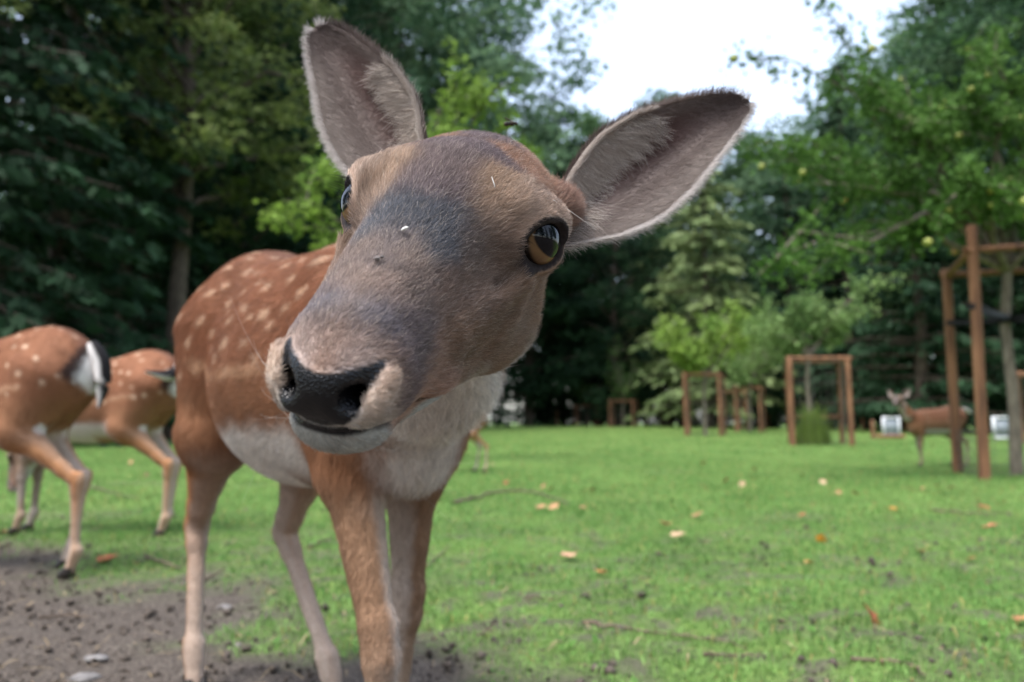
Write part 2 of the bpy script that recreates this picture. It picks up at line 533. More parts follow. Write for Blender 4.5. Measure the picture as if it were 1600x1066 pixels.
def ear_mesh(base, tip, ctrl_n, outline, cup, nu=40, nv=28, bulge=.22, thick=.0022):
    """thin cupped ear shell. outline(u)->(lateral, medial) offset distances from the base-tip axis; ctrl_n = opening normal"""
    base, tip = np.array(base), np.array(tip)
    ax = _norm(tip - base); N = np.array(ctrl_n) - ax * (np.array(ctrl_n) @ ax); N = _norm(N)
    side = np.cross(ax, N)
    L = np.linalg.norm(tip - base)
    u = np.linspace(0, 1, nu) ** .85; v = np.linspace(0, 1, nv)
    front = np.zeros((nu, nv, 3))
    for i, uu in enumerate(u):
        lo, hi = outline(uu)                      # signed side offsets, lateral<medial (or reverse)
        w = hi - lo
        b = bulge * (1 - uu) ** 1.2
        s = lo + w * v + w * b * np.sin(np.pi * v) * v ** 1.5
        dep = cup(uu) * abs(w) * np.sin(np.pi * v ** (1 + .5 * (1 - uu)))
        front[i] = base + ax * (L * uu) + side * s[:, None] - N * dep[:, None]
    # slight backward curve of the tip
    front -= N * (0.016 * (u ** 2))[:, None, None]
    P = front.reshape(-1, 3)
    gi = np.arange(nu * nv).reshape(nu, nv)
    F = np.stack([gi[:-1, :-1], gi[1:, :-1], gi[1:, 1:], gi[:-1, 1:]], -1).reshape(-1, 4)
    Nn = vertex_normals(P, F)
    if (Nn @ N).mean() < 0:
        F = F[:, ::-1]; Nn = -Nn
    th = thick * (1 + 1.2 * (1 - np.repeat(u, nv)))
    edge = np.zeros((nu, nv)); edge[:, :] = np.minimum(1, 6 * np.minimum(v, 1 - v))[None] * np.minimum(1, 8 * (1 - u))[:, None]
    back = P - Nn * (th * (.25 + .75 * edge.ravel()))[:, None]
    n = len(P)
    Fb = F[:, ::-1] + n
    rim = np.concatenate([gi[:, 0], gi[-1, 1:], gi[::-1, -1][1:]])
    Fr = np.stack([rim[:-1], rim[1:], rim[1:] + n, rim[:-1] + n], 1)
    V = np.concatenate([P, back])
    UV = np.stack(np.meshgrid(u, v, indexing='ij'), -1).reshape(-1, 2)
    UV = np.concatenate([UV, UV]); side_flag = np.concatenate([np.zeros(n), np.ones(n)])
    return V, np.concatenate([F, Fb, Fr]), UV, side_flag, ax
HS = 1.08                                        # head scale
_R = np.array([[0.961690430934619, -0.22468001153344958, 0.15706816184738293],
               [-0.13647008767103974, -0.8892859517031186, -0.4365162210898209],
               [-0.23775497937970813, -0.39835836695217997, 0.885879890989375]])
HERO_HEAD = (_R, np.array([0, 0, CAM_Z]) + HS * (np.array([-0.0342002, 0.42712382, 0.61227597]) - np.array([0, 0, CAM_Z])), HS)

def body_frame(origin, fwd, s=1.0):
    f = _norm([fwd[0], fwd[1], 0]); l = np.array([-f[1], f[0], 0])
    return (np.stack([f, l, [0, 0, 1]], 1), np.array([origin[0], origin[1], 0.0]), s)

def to_world(fr, p): return fr[1] + fr[2] * (np.asarray(p) @ fr[0].T)
def to_local(fr, p): return ((np.asarray(p) - fr[1]) @ fr[0]) / fr[2]

def mirror_leg(l): return [(x, -y, z) for x, y, z in l]

def deer_mesh(bf, hf, pose, body_h, head_h, head_detail=True):
    fld = Field()
    for p in body_prims(pose): fld.add(p, bf)
    for p in head_prims(head_detail): fld.add(p, hf)
    if head_detail: fld.add(EyeOpening(), hf)
    # body
    pts = []
    for pr, R, T, s in fld.items:
        lo, hi = pr.bounds()
        cs = np.array([[(lo, hi)[i][0], (lo, hi)[j][1], (lo, hi)[k][2]] for i in (0, 1) for j in (0, 1) for k in (0, 1)]) * s @ R.T + T
        pts.append(cs)
    pts = np.concatenate(pts); lo, hi = pts.min(0) - .05, pts.max(0) + .05; lo[2] = max(lo[2], -.02)
    hc = np.array([[sx, y, z] for sx in (-.09, .09) for y in (-.125, .185) for z in (-.11, .07)])
    hw = to_world(hf, hc)
    fb = fld.eval_grid(lo, hi, body_h)
    V, F = surface_nets(fb, lo, body_h)
    cy = to_local(hf, V[F].mean(1))
    inhead = (cy[:, 1] > -.100) & (cy[:, 2] > -.12) & (np.abs(cy[:, 0]) < .10) & (cy[:, 1] < .2)
    if head_h:
        Vb, Fb, _ = compact(V, F[~inhead])
        lo2, hi2 = hw.min(0), hw.max(0)
        f2 = fld.eval_grid(lo2, hi2, head_h)
        V2, F2 = surface_nets(f2, lo2, head_h)
        c2 = to_local(hf, V2[F2].mean(1))
        ok = (c2[:, 1] > -.103) & (np.abs(c2[:, 0]) < .086) & (c2[:, 2] > -.108)
        V2, F2, _ = compact(V2, F2[ok])
        # relax the blockiness of the grid a little
        for _ in range(2):
            acc = np.zeros_like(V2); cn = np.zeros(len(V2))
            for i in range(4):
                np.add.at(acc, F2[:, i], V2[F2[:, (i + 1) % 4]]); np.add.at(cn, F2[:, i], 1)
            V2 = V2 * .5 + .5 * acc / np.maximum(cn, 1)[:, None]
    else:
        Vb, Fb = V, F
        V2, F2 = np.zeros((0, 3)), np.zeros((0, 4), int)
    return fld, Vb, Fb, V2, F2

HERO_BF = body_frame((-.305, 1.245), (.555, -.832))
_hp = to_local(HERO_BF, to_world(HERO_HEAD, np.array([[-.020, -.080, -.034], [-.008, -.035, -.045]])))
HERO_POSE = dict(
    fore={'R': [(.270, -.062, .560), (.275, -.058, .440), (.358, -.052, .252), (.380, -.055, .085), (.405, -.055, .0)],
          'L': [(.250, .054, .560), (.238, .046, .430), (.226, .046, .262), (.190, .042, .080), (.215, .042, .0)]},
    hind={'R': [(-.310, -.060, .640), (-.300, -.085, .480), (-.454, -.080, .300), (-.392, -.090, .082), (-.370, -.090, .0)],
          'L': [(-.310, .060, .640), (-.200, .060, .450), (-.343, .060, .285), (-.175, .090, .082), (-.150, .100, .0)]},
    neck=[(.26, 0, .600), (.38, -.026, .568), (.50, -.066, .556), _hp[0], _hp[1]],
    neck_r=[.104, .082, .062, .046, .042])
# ---- coat colours
RUF = lin(143, 98, 72); RUF_D = lin(112, 78, 62); FAWN = lin(160, 120, 88); WHITE = lin(228, 223, 216)
TAN = lin(172, 124, 86); PALE = lin(180, 160, 142); BLACK = lin(26, 24, 26)
ALB = 1.02

def mixc(c, d, w):
    return c * (1 - w[:, None]) + np.asarray(d) * w[:, None]

def make_spots(V, n, rng, rmin=.006, rmax=.0108):
    """white spots: poisson-like picks on the flanks and rump (body frame)"""
    x, y, z = V.T
    ok = (z > .565 + .05 * sstep(-.2, -.4, x)) & (x > -.44) & (x < .24) & (np.abs(y) > .012)
    cand = V[ok]; cand = cand[rng.permutation(len(cand))]
    out = []
    for p in cand:
        if len(out) >= n: break
        if all((p[0] - q[0]) ** 2 + (p[1] - q[1]) ** 2 + (p[2] - q[2]) ** 2 > .042 ** 2 for q in out): out.append(p)
    out = np.array(out)
    return out, rng.uniform(rmin, rmax, len(out))

def body_color(P, N, spots=None, rump=True, legs_only=False, rich=1.0):
    x, y, z = P.T; ay = np.abs(y)
    nz = vnoise(P, 22, 3); nf = vnoise(P, 90, 5)
    c = np.tile(RUF, (len(P), 1)) * (0.80 + .4 * nz)[:, None]
    c = mixc(c, FAWN, .55 * sstep(.62, .52, z + .03 * (nz - .5)))
    # darker, greyer along the spine
    c = mixc(c, RUF_D, .75 * sstep(.06, .015, ay + .03 * (nf - .5)) * sstep(.66, .72, z) * (x < .45))
    # spots
    if spots is not None:
        S, R = spots
        w = np.zeros(len(P))
        for s, r in zip(S, R):
            d = P - s
            q = np.sqrt((d[:, 0] / 1.35) ** 2 + d[:, 1] ** 2 + d[:, 2] ** 2) + .006 * (nf - .5)
            w = np.maximum(w, sstep(r * 1.15, r * .6, q))
        c = mixc(c, lin(214, 186, 158), .88 * w)
    # pale line low on the flank
    zl = .573 + .035 * sstep(-.05, -.28, x) + .012 * (nf - .5)
    fl = sstep(.013, .004, np.abs(z - zl)) * (x > -.30) * (x < .20) * sstep(.05, .09, ay)
    c = mixc(c, lin(196, 160, 128), .65 * fl * sstep(.25, .55, vnoise(P, 40, 9)))
    # belly
    c = mixc(c, WHITE, .92 * sstep(.515, .475, z + .03 * (nz - .5)) * sstep(-.20, -.13, x + 1.2 * np.maximum(.09 - ay, 0) * 0) * sstep(.24, .18, x) * sstep(.36, .42, z))
    # legs: tan outside, pale inside and behind
    leg = sstep(.45, .40, z) * ((np.abs(x) > .08))
    front = x > .06
    tc = np.where(front[:, None], lin(146, 115, 90), TAN)
    tc = tc * (0.88 + .24 * nz)[:, None]
    lowpale = sstep(.30, .14, z)[:, None] * .55
    tc = tc * (1 - lowpale) + PALE * lowpale
    c = c * (1 - leg[:, None]) + tc * leg[:, None]
    inner = np.maximum(sstep(.0, .6, -N[:, 1] * np.sign(y)), sstep(.0, .45, N[:, 0]) * (x < -.1) * .7 * sstep(.47, .41, z)) * sstep(.54, .46, z) * ((x < -.10) | (z < .42))
    c = mixc(c, lin(190, 176, 165), .85 * inner)
    rear = sstep(.2, .8, -N[:, 0]) * sstep(.50, .42, z) * (x < -.1) * .4
    c = mixc(c, PALE, rear)
    # dark smudge on the hock, knee
    if rump:
        bk = -N[:, 0] + .10 * (nf - .5)
        wp = sstep(.42, .50, z) * sstep(.775, .745, z) * (x < -.30)
        patch = sstep(.84, .91, bk) * wp
        band = sstep(.72, .80, bk) * wp * sstep(.60, .66, z)
        c = mixc(c, BLACK * 1.3, band * .9)
        c = mixc(c, lin(222, 218, 214), patch)
    return c * ALB

# anchors on the face: (|x|, y, z) in the head frame and the coat colour there; chin tones lowered to paint in its shade
FACE_A = [
    (0.0114, 0.0026, 0.0432, 104, 86, 82), (0.0026, 0.0246, 0.039, 112, 94, 88), (0.0316, -0.0239, 0.0363, 140, 106, 84), (0.0445, -0.0604, 0.0276, 150, 114, 90), (0.0566, -0.0669, 0.0213, 140, 108, 92),
    (0.01, 0.0393, 0.0293, 122, 102, 94), (0.0279, 0.0309, 0.0244, 158, 132, 110), (0.0292, 0.0392, 0.0152, 156, 130, 110), (0.0091, 0.0449, 0.0259, 106, 90, 88), (0.0283, 0.0296, 0.0251, 150, 120, 94),
    (0.0387, 0.0279, 0.021, 152, 128, 110), (0.0001, 0.0713, 0.0145, 84, 80, 81), (0.0158, 0.0611, 0.0145, 86, 82, 83), (0.0179, 0.0825, 0.0035, 90, 86, 87), (0.0011, 0.0903, 0.0064, 108, 97, 95),
    (0.0071, 0.097, 0.0026, 150, 126, 108), (0.0042, 0.1149, -0.0045, 155, 130, 112), (0.0027, 0.1055, -0.0002, 102, 93, 93), (0.0286, 0.0554, 0.0034, 114, 96, 86), (0.0387, 0.0379, -0.0062, 128, 105, 90),
    (0.0453, 0.0282, -0.0191, 136, 109, 88), (0.0278, 0.0879, -0.0113, 126, 102, 87), (0.0177, 0.1045, -0.0065, 116, 98, 88), (0.0103, 0.122, -0.0094, 130, 110, 100), (0.0014, 0.1366, -0.013, 148, 128, 116),
    (0.009, 0.1364, -0.0146, 98, 94, 95), (0.0155, 0.1331, -0.0162, 104, 94, 96), (0.0028, 0.1494, -0.0215, 140, 114, 98), (0.0036, 0.1537, -0.0255, 152, 114, 86), (0.0092, 0.1523, -0.0256, 146, 128, 120),
    (0.0139, 0.1533, -0.0291, 185, 172, 168), (0.0197, 0.1518, -0.0421, 192, 178, 164), (0.0246, 0.1422, -0.0291, 150, 122, 104), (0.0246, 0.1502, -0.0371, 190, 155, 124), (0.0226, 0.1549, -0.0454, 180, 155, 134),
    (0.0264, 0.1298, -0.0259, 106, 90, 86), (0.032, 0.1326, -0.0407, 116, 94, 86), (0.0349, 0.1051, -0.046, 150, 119, 98), (0.0325, 0.1074, -0.0542, 166, 132, 112), (0.0373, 0.0868, -0.0377, 130, 103, 83),
    (0.0414, 0.0539, -0.0407, 126, 99, 79), (0.0463, 0.0044, -0.0592, 140, 116, 96), (0.0333, 0.0343, -0.0693, 140, 109, 87), (0.0264, 0.151, -0.0503, 160, 136, 118), (0.0013, 0.1534, -0.0656, 172, 166, 156),
    (0.0172, 0.1529, -0.0603, 172, 166, 156), (0.05, 0.0058, -0.0348, 138, 110, 90), (0.0389, 0.0343, 0.0082, 140, 116, 100), (0.0344, 0.0615, -0.0133, 124, 101, 86), (0.0292, 0.1212, -0.0281, 112, 96, 90),
    (0.0135, 0.1517, -0.027, 150, 118, 92), (0.0053, 0.1468, -0.0199, 128, 108, 98), (0.025, -0.1499, -0.1773, 150, 120, 98), (0, -0.08, 0.042, 128, 98, 80), (0.03, -0.07, 0.034, 142, 112, 94),
    (0, -0.045, 0.045, 104, 86, 82), (0.048, -0.06, -0.005, 146, 116, 98), (0.047, -0.04, -0.04, 140, 110, 86), (0.02, -0.03, -0.094, 188, 180, 170), (0, 0.05, -0.085, 176, 170, 160),
    (0.012, 0.09, -0.078, 172, 166, 156), (0.03, -0.06, -0.08, 150, 124, 100), (0, -0.02, -0.085, 176, 170, 160), (0.026, 0.03, -0.08, 172, 158, 142), (0.04, 0, -0.07, 140, 112, 90),
    (0.036, 0.04, -0.055, 136, 108, 88),
]
NOSE_PAD = np.array([(0, -.0340), (.006, -.0335), (.011, -.0315), (.016, -.0305), (.0202, -.0288), (.0220, -.0310), (.0205, -.0360), (.0186, -.0405), (.0168, -.0455), (.0174, -.0500), (.0125, -.0545), (.005, -.0575), (0, -.058)])

def poly_sd(P, poly):
    """signed distance to a closed polygon (negative inside)"""
    poly = np.concatenate([poly, [(-.02, poly[-1][1]), (-.02, poly[0][1])]])
    d = np.full(len(P), 1e9); inside = np.zeros(len(P), bool)
    for a, b in zip(poly, np.roll(poly, -1, 0)):
        e = b - a; w = P - a
        t = np.clip((w @ e) / (e @ e), 0, 1)
        d = np.minimum(d, np.linalg.norm(w - t[:, None] * e, axis=1))
        c = (a[1] > P[:, 1]) != (b[1] > P[:, 1])
        with np.errstate(divide='ignore', invalid='ignore'):
            xi = a[0] + (P[:, 1] - a[1]) * e[0] / e[1]
        inside ^= c & (P[:, 0] < xi)
    return np.where(inside, -d, d)

FACE_ANCH = None
def nose_mask(Ph):
    q = np.stack([np.abs(Ph[:, 0]), Ph[:, 2]], 1)
    sd = poly_sd(q, NOSE_PAD) + .0012 * (vnoise(Ph, 500, 4) - .5)
    return sstep(.0006, -.0008, sd) * (Ph[:, 1] > .128)

def eye_edge(Ph):
    """(angular measure minus opening) about the eye: <0 inside the opening; and distance from eyeball centre"""
    P = Ph.copy(); P[:, 0] = np.abs(P[:, 0])
    q = P - EYE_C
    return EyeOpening().dist(P), np.linalg.norm(q, axis=1), q @ EYE_H, q @ EYE_V, q @ EYE_AX

def mouth_dist(P):
    md = np.full(len(P), 1.0)
    for a_, b_ in zip(MOUTH, MOUTH[1:]):
        a_, b_ = np.array(a_), np.array(b_); e_ = b_ - a_
        tt = np.clip((P - a_) @ e_ / (e_ @ e_), 0, 1); md = np.minimum(md, np.linalg.norm(P - a_ - tt[:, None] * e_, axis=1))
    return md

def face_color(Ph):
    P = Ph.copy(); P[:, 0] = np.abs(P[:, 0])
    A, Cc = FACE_ANCH
    Q0 = P + .009 * (np.stack([vnoise(Ph, 140, s_, 4) for s_ in (161, 162, 163)], 1) - .5)
    num = np.zeros((len(P), 3)); den = np.zeros(len(P)) + 1e-12
    for a, c in zip(A, Cc):
        w = np.exp(-((Q0 - a) ** 2).sum(1) / (2 * .0072 ** 2)) + 1e-7 / (((Q0 - a) ** 2).sum(1) + 1e-4)
        num += w[:, None] * c; den += w
    c = num / den[:, None] * ALB * np.array([.97, 1.0, 1.05])
    c *= (0.86 + .28 * vnoise(Ph, 120, 6))[:, None]
    d, r, h, v, a = eye_edge(Ph)
    near = (r < .034) & (a > -.002)
    # pale fur ring above the eye, dark bare lid margin, dark inner corner and tear trough
    ringw = sstep(.0115, .0060, d) * near * sstep(.000, .006, v)
    c = mixc(c, lin(196, 172, 154) * ALB, .8 * ringw)
    lid = sstep(.0028, .0016, d + .0013 * sstep(.002, -.004, v) - .0008 * sstep(.002, .008, h)) * near
    c = mixc(c, lin(36, 31, 33) * ALB, .97 * lid)
    trough = np.exp(-(((P[:, 0] - .0475) / .005) ** 2 + ((P[:, 1] - .027) / .006) ** 2 + ((P[:, 2] + .010) / .005) ** 2))
    tr2 = np.exp(-(((P[:, 0] - .040) / .007) ** 2 + ((P[:, 1] - .042) / .009) ** 2 + ((P[:, 2] + .018) / .004) ** 2))
    c = mixc(c, lin(52, 42, 42) * ALB, np.clip(.95 * trough + .5 * tr2, 0, 1))
    # nose leather and mouth
    c = mixc(c, lin(13, 14, 17), nose_mask(Ph))
    md = mouth_dist(P)
    c = mixc(c, lin(70, 56, 50) * ALB, .85 * sstep(.0034, .0016, md))
    lip = sstep(.0034, .0012, np.abs(P[:, 2] + .0605)) * (P[:, 1] > .125) * sstep(.020, .014, P[:, 0])
    c = mixc(c, lin(22, 21, 24), lip)
    return c

# ---- materials for animals
M_SKIN = mat_attr('deer_hide', rough=.8, spec=.2, noise=.12, nscale=180, bump=.25)
M_FUR = mat_attr('deer_fur', rough=.55, spec=.25, translucent=.18)
M_EAR = mat_attr('ear_skin', rough=.8, spec=.2, noise=.08, nscale=200, bump=.1, translucent=.22)
M_HOOF = mat_noise('hoof_horn', lin(34, 30, 30), lin(58, 52, 48), scale=90, rough=.5)

def mat_eye():
    m, nt, b = new_mat('deer_eye')
    a = nt.nodes.new('ShaderNodeAttribute'); a.attribute_name = 'Col'
    nt.links.new(a.outputs['Color'], b.inputs['Base Color'])
    b.inputs['Roughness'].default_value = .35
    b.inputs['Coat Weight'].default_value = 1.0; b.inputs['Coat Roughness'].default_value = .02; b.inputs['Coat IOR'].default_value = 1.38; b.inputs['Specular IOR Level'].default_value = 0.0
    return m
M_EYE = mat_eye()
def mat_nose():
    m, nt, b = new_mat('deer_nose')
    a = nt.nodes.new('ShaderNodeAttribute'); a.attribute_name = 'Col'
    t = nt.nodes.new('ShaderNodeTexCoord'); v = nt.nodes.new('ShaderNodeTexVoronoi'); v.inputs['Scale'].default_value = 820
    nt.links.new(t.outputs['Object'], v.inputs['Vector'])
    bp = nt.nodes.new('ShaderNodeBump'); bp.inputs['Strength'].default_value = .6; bp.inputs['Distance'].default_value = .0009
    nt.links.new(v.outputs['Distance'], bp.inputs['Height']); nt.links.new(bp.outputs[0], b.inputs['Normal'])
    nt.links.new(a.outputs['Color'], b.inputs['Base Color'])
    b.inputs['Roughness'].default_value = .27; b.inputs['Specular IOR Level'].default_value = .38
    return m
M_NOSE = mat_nose()

def eyeball(name, hf, side, parent, origin, big=True):
    """cornea-bulged eyeball: slate pupil, amber iris, dark limbus"""
    n1, n2 = (96, 140) if big else (14, 18)
    th = np.linspace(0, math.pi, n1); ph = np.linspace(0, 2 * math.pi, n2, endpoint=False)
    T, Pp = np.meshgrid(th, ph, indexing='ij')
    h = np.sin(T) * np.cos(Pp); v = np.sin(T) * np.sin(Pp); a = np.cos(T)
    bul = 1 + .07 * np.exp(-(T / .62) ** 2)
    q = (EYE_C + EYE_R * bul[..., None] * (h[..., None] * EYE_H + v[..., None] * EYE_V + a[..., None] * EYE_AX)).reshape(-1, 3)
    hh, vv = h.ravel(), v.ravel(); ang = T.ravel()
    tl = PUPIL_TILT
    ga = _norm(EYE_AX + GAZE[0] * EYE_H + GAZE[1] * EYE_V); gh = _norm(EYE_H - ga * (EYE_H @ ga)); gv = np.cross(ga, gh)
    n3 = h.ravel()[:, None] * EYE_H + v.ravel()[:, None] * EYE_V + a.ravel()[:, None] * EYE_AX
    hh, vv = n3 @ gh, n3 @ gv; ang = np.arccos(np.clip(n3 @ ga, -1, 1))
    h2, v2 = hh * math.cos(tl) + vv * math.sin(tl), -hh * math.sin(tl) + vv * math.cos(tl)
    pup = np.sqrt((h2 / .70) ** 2 + (v2 / .50) ** 2 + (ang > 1.6) * 9)
    col = np.tile(lin(94, 71, 49), (len(q), 1))
    stri = vnoise(np.stack([np.arctan2(vv, hh) * 9, ang * 2, ang * 0], 1), 1.0, 8)
    col *= (0.7 + .6 * stri)[:, None]
    col = mixc(col, lin(146, 115, 76), .6 * sstep(1.7, 1.15, pup))
    col = mixc(col, lin(30, 24, 20), sstep(.86, 1.0, ang))
    col = mixc(col, lin(7, 9, 15), sstep(1.08, .98, pup))
    q[:, 0] *= side
    gi = np.arange(n1 * n2).reshape(n1, n2)
    F = np.stack([gi[:-1], gi[1:], np.roll(gi[1:], -1, 1), np.roll(gi[:-1], -1, 1)], -1).reshape(-1, 4)
    if side > 0: F = F[:, ::-1]
    return obj_np(name, to_world(hf, q) - origin, F, M_EYE, parent, colors=col)
PUPIL_TILT = .35
GAZE = (-.16, .12)

EAR_L = dict(us=[0, .06, .13, .20, .31, .40, .545, .70, .86, .965, 1], med=[.006, .011, .016, .024, .033, .0375, .037, .0305, .0215, .0125, .002], lat=[-.014, -.020, -.025, -.031, -.0355, -.0365, -.0325, -.0235, -.0145, -.0070, -.0015])
def ear_geo(hf, side, base, tip, Nn, bulge=.22, nu=40, nv=28):
    """head-frame ear, right (side -1) or left (side +1)"""
    us = EAR_L['us']; med, lat = EAR_L['med'], EAR_L['lat']
    sgn = -1 if side > 0 else 1
    def outline(u):
        return sgn * float(np.interp(u, us, lat)), sgn * float(np.interp(u, us, med))
    cup = lambda u: .27 - .12 * u
    V, F, UV, fl, ax = ear_mesh(base, tip, Nn, outline, cup, bulge=bulge, nu=nu, nv=nv)
    return V, F, UV, fl, ax

def ear_color(UV, fl, P):
    u, v = UV.T                                      # v: 0 lateral .. 1 medial
    nz = vnoise(P, 130, 12)
    inner = np.tile(lin(132, 119, 113), (len(u), 1)) * (.92 + .16 * nz)[:, None]
    inner = mixc(inner, lin(100, 76, 72), .95 * sstep(.34, .60, v) * sstep(.92, .76, v) * sstep(.12, .3, u) * sstep(.95, .6, u))
    inner = mixc(inner, lin(184, 172, 162), .85 * sstep(.74, .86, v) * sstep(.62, .42, u))
    inner = mixc(inner, lin(168, 158, 150), .55 * sstep(.30, .1, v))
    inner = mixc(inner, lin(84, 72, 70), .75 * sstep(.70, .95, u))
    back = np.tile(lin(104, 84, 74), (len(u), 1)) * (.85 + .3 * nz)[:, None]
    back = mixc(back, lin(66, 56, 54), .7 * sstep(.7, .95, u) + .5 * sstep(.75, .95, v) * (u < .6))
    return np.where((fl > .5)[:, None], back, inner) * ALB
# ---- the deer in front
def build_hero():
    global FACE_ANCH
    root = empty('fallow_deer', HERO_BF[1])
    tag(root, 'spotted brown fallow doe pushing her nose towards the viewer, head tilted, ears spread', 'deer', 'fallow deer on the grass')
    O = HERO_BF[1]
    fld, Vb, Fb, Vh, Fh = deer_mesh(HERO_BF, HERO_HEAD, HERO_POSE, .0065, .0016)
    Nb = vertex_normals(Vb, Fb); Nh = vertex_normals(Vh, Fh)
    A = np.array(FACE_A); FACE_ANCH = (A[:, :3], np.array([lin(*np.clip((c - np.array([122, 102, 92])) * 1.2 + np.array([128, 110, 101]), 30, 225)) for c in A[:, 3:]]))
    # colours
    lb = to_local(HERO_BF, Vb); nb = Nb @ HERO_BF[0]
    rng = np.random.default_rng(21)
    spots = make_spots(lb, 125, rng)
    def col_all(P, N):
        L = to_local(HERO_BF, P); n = N @ HERO_BF[0]; H = to_local(HERO_HEAD, P)
        cb = body_color(L, n, spots)
        # neck: brown above, white throat; joins the face colours
        wn = sstep(.36, .46, L[:, 0])
        up = (N[:, 2] + .35 * (vnoise(L, 40, 2) - .5))
        cn = np.tile(lin(138, 108, 86), (len(P), 1)) * (.85 + .3 * vnoise(L, 60, 14))[:, None]
        cn = mixc(cn, WHITE, .9 * sstep(.05, -.35, up))
        cb = mixc(cb, cn * ALB, wn)
        chest = sstep(.30, .36, L[:, 0]) * sstep(.58, .50, L[:, 2]) * sstep(.075, .030, np.abs(L[:, 1] + .002) + .05 * (vnoise(L, 50, 77) - .5)) * sstep(.385, .41, L[:, 2])
        cb = mixc(cb, WHITE * ALB, .9 * chest)
        cf = face_color(H)
        return mixc(cb, cf, sstep(-.125, -.085, H[:, 1]) * (L[:, 0] > .5))
    cb = col_all(Vb, Nb); ch = col_all(Vh, Nh)
    # ears
    ears = []
    for side, (base, tip, n) in ((1, ((.0640, -.0900, .0100), (.1561, -.1677, .0941), (.206, .824, .528))), (-1, ((-.0700, -.0950, .0110), (-.1714, -.1478, .0923), (-.096, .888, .449)))):
        wb, wt = to_world(HERO_HEAD, base), to_world(HERO_HEAD, tip); wn_ = HERO_HEAD[0] @ np.array(n)
        wb = wb - .24 * (wt - wb)
        V, F, UV, fl, ax = ear_geo(HERO_HEAD, side, wb, wt, wn_, bulge=.26 if side < 0 else .14)
        ears.append((V, F, UV, fl, ax, ear_color(UV, fl, V), side))
    VV = np.concatenate([Vb, Vh] + [e[0] for e in ears])
    FF, off = [Fb, Fh + len(Vb)], len(Vb) + len(Vh)
    CC = np.concatenate([cb, ch] + [e[5] for e in ears])
    for e in ears:
        FF.append(e[1] + off); off += len(e[0])
    FF = np.concatenate(FF)
    mi = np.zeros(len(FF), int)
    nm = nose_mask(to_local(HERO_HEAD, Vh))
    lipm = (CC[len(Vb):len(Vb) + len(Vh)].sum(1) < .05) & (to_local(HERO_HEAD, Vh)[:, 1] > .12)
    fm = (np.maximum(nm, lipm)[Fh].mean(1) > .5)
    mi[len(Fb):len(Fb) + len(Fh)][fm] = 1
    mi[len(Fb) + len(Fh):] = 2
    obj_np('body', VV - O, FF, [M_SKIN, M_NOSE, M_EAR], root, colors=CC * .92, mat_idx=mi)
    eyes = {1: eyeball('eye', HERO_HEAD, 1, root, O), -1: eyeball('eye', HERO_HEAD, -1, root, O)}
    for legs in (HERO_POSE['fore'], HERO_POSE['hind']):
        for lg in legs.values():
            fe, ho = [to_world(HERO_BF, p) for p in lg[3:]]
            V, F = hoof_mesh(fe, ho, HERO_BF[0][:, 0])
            obj_np('hoof', V - O, F, M_HOOF, root)
    if not FUR: return root
    # ---------------- fur on the head
    H = to_local(HERO_HEAD, Vh)
    de, re, _, _, ae = eye_edge(H)
    bare = np.clip(np.maximum.reduce([nm, lipm.astype(float), (sstep(.0028, .0014, de) * (re < .030) * (ae > 0)), (re < EYE_R * 1.08).astype(float)]), 0, 1)
    fi, w = sample_faces(Vh, Fh, N_HEAD, weight=(1 - bare)[Fh].min(1) + 1e-6, rng=rng)
    P, N = lerp_attr(Vh, fi, w), lerp_attr(Nh, fi, w); N /= np.linalg.norm(N, axis=1, keepdims=True)
    keep = N @ _norm([0, -1, 0]) > -.75
    P, N = P[keep], N[keep]
    hl = to_local(HERO_HEAD, P)
    D = lerp_attr(fld.flow(Vh), fi, w)[keep]
    D += .35 * (np.stack([vnoise(hl, 70, s) for s in (31, 32, 33)], 1) - .5)
    D += .55 * (np.stack([vnoise(hl, 260, s, 2) for s in (34, 35, 36)], 1) - .5)
    C = col_all(P, N)
    C = C * rng.normal(1, .20, (len(P), 1)).clip(.55, 1.6) * (1 + .6 * (vnoise(hl * np.array([1, .35, 1]), 420, 40) - .5))[:, None]
    light = rng.random(len(P)) < .10
    C[light] = C[light] * .5 + lin(205, 190, 175) * .5 * ALB
    y = hl[:, 1]
    ln = np.interp(y, [-.1, -.04, .03, .09, .13, .16], [.012, .0105, .0075, .0060, .0048, .0032])
    ln = np.where(hl[:, 2] < -.07, ln * 1.25, ln)
    de, re, _, v_, ae = eye_edge(hl)
    ln = np.where(re < .030, ln * .55, ln)
    Pm = hl.copy(); Pm[:, 0] = np.abs(Pm[:, 0]); md = mouth_dist(Pm)
    ln = ln * np.interp(md, [.002, .008], [.25, 1])
    lift = np.interp(y, [-.06, .02, .12], [.42, .32, .30])
    make_hair('fur', P - O, D, N, ln, lift, .000105, C, M_FUR, root, curl=.16, rng=rng)
    # ---------------- fur on the body (only where a hair could be seen from about here)
    fi, w = sample_faces(Vb, Fb, N_BODY, rng=rng)
    P, N = lerp_attr(Vb, fi, w), lerp_attr(Nb, fi, w); N /= np.linalg.norm(N, axis=1, keepdims=True)
    D = lerp_attr(fld.flow(Vb), fi, w); lb2 = to_local(HERO_BF, P)
    D += .5 * (np.stack([vnoise(lb2, 18, s) for s in (51, 52, 53)], 1) - .5)
    D += .5 * (np.stack([vnoise(lb2, 70, s, 2) for s in (54, 55, 56)], 1) - .5)
    C = col_all(P, N) * rng.normal(1, .22, (len(P), 1)).clip(.4, 1.8) * (1 + .4 * (vnoise(lb2 * np.array([.4, 1, 1]), 110, 57) - .5))[:, None]
    ln = np.interp(lb2[:, 2], [.1, .35, .45, .8], [.006, .009, .016, .017])
    ln = np.where((lb2[:, 0] > .30) & (lb2[:, 2] < .56) & (lb2[:, 2] > .40), ln * 1.6, ln)
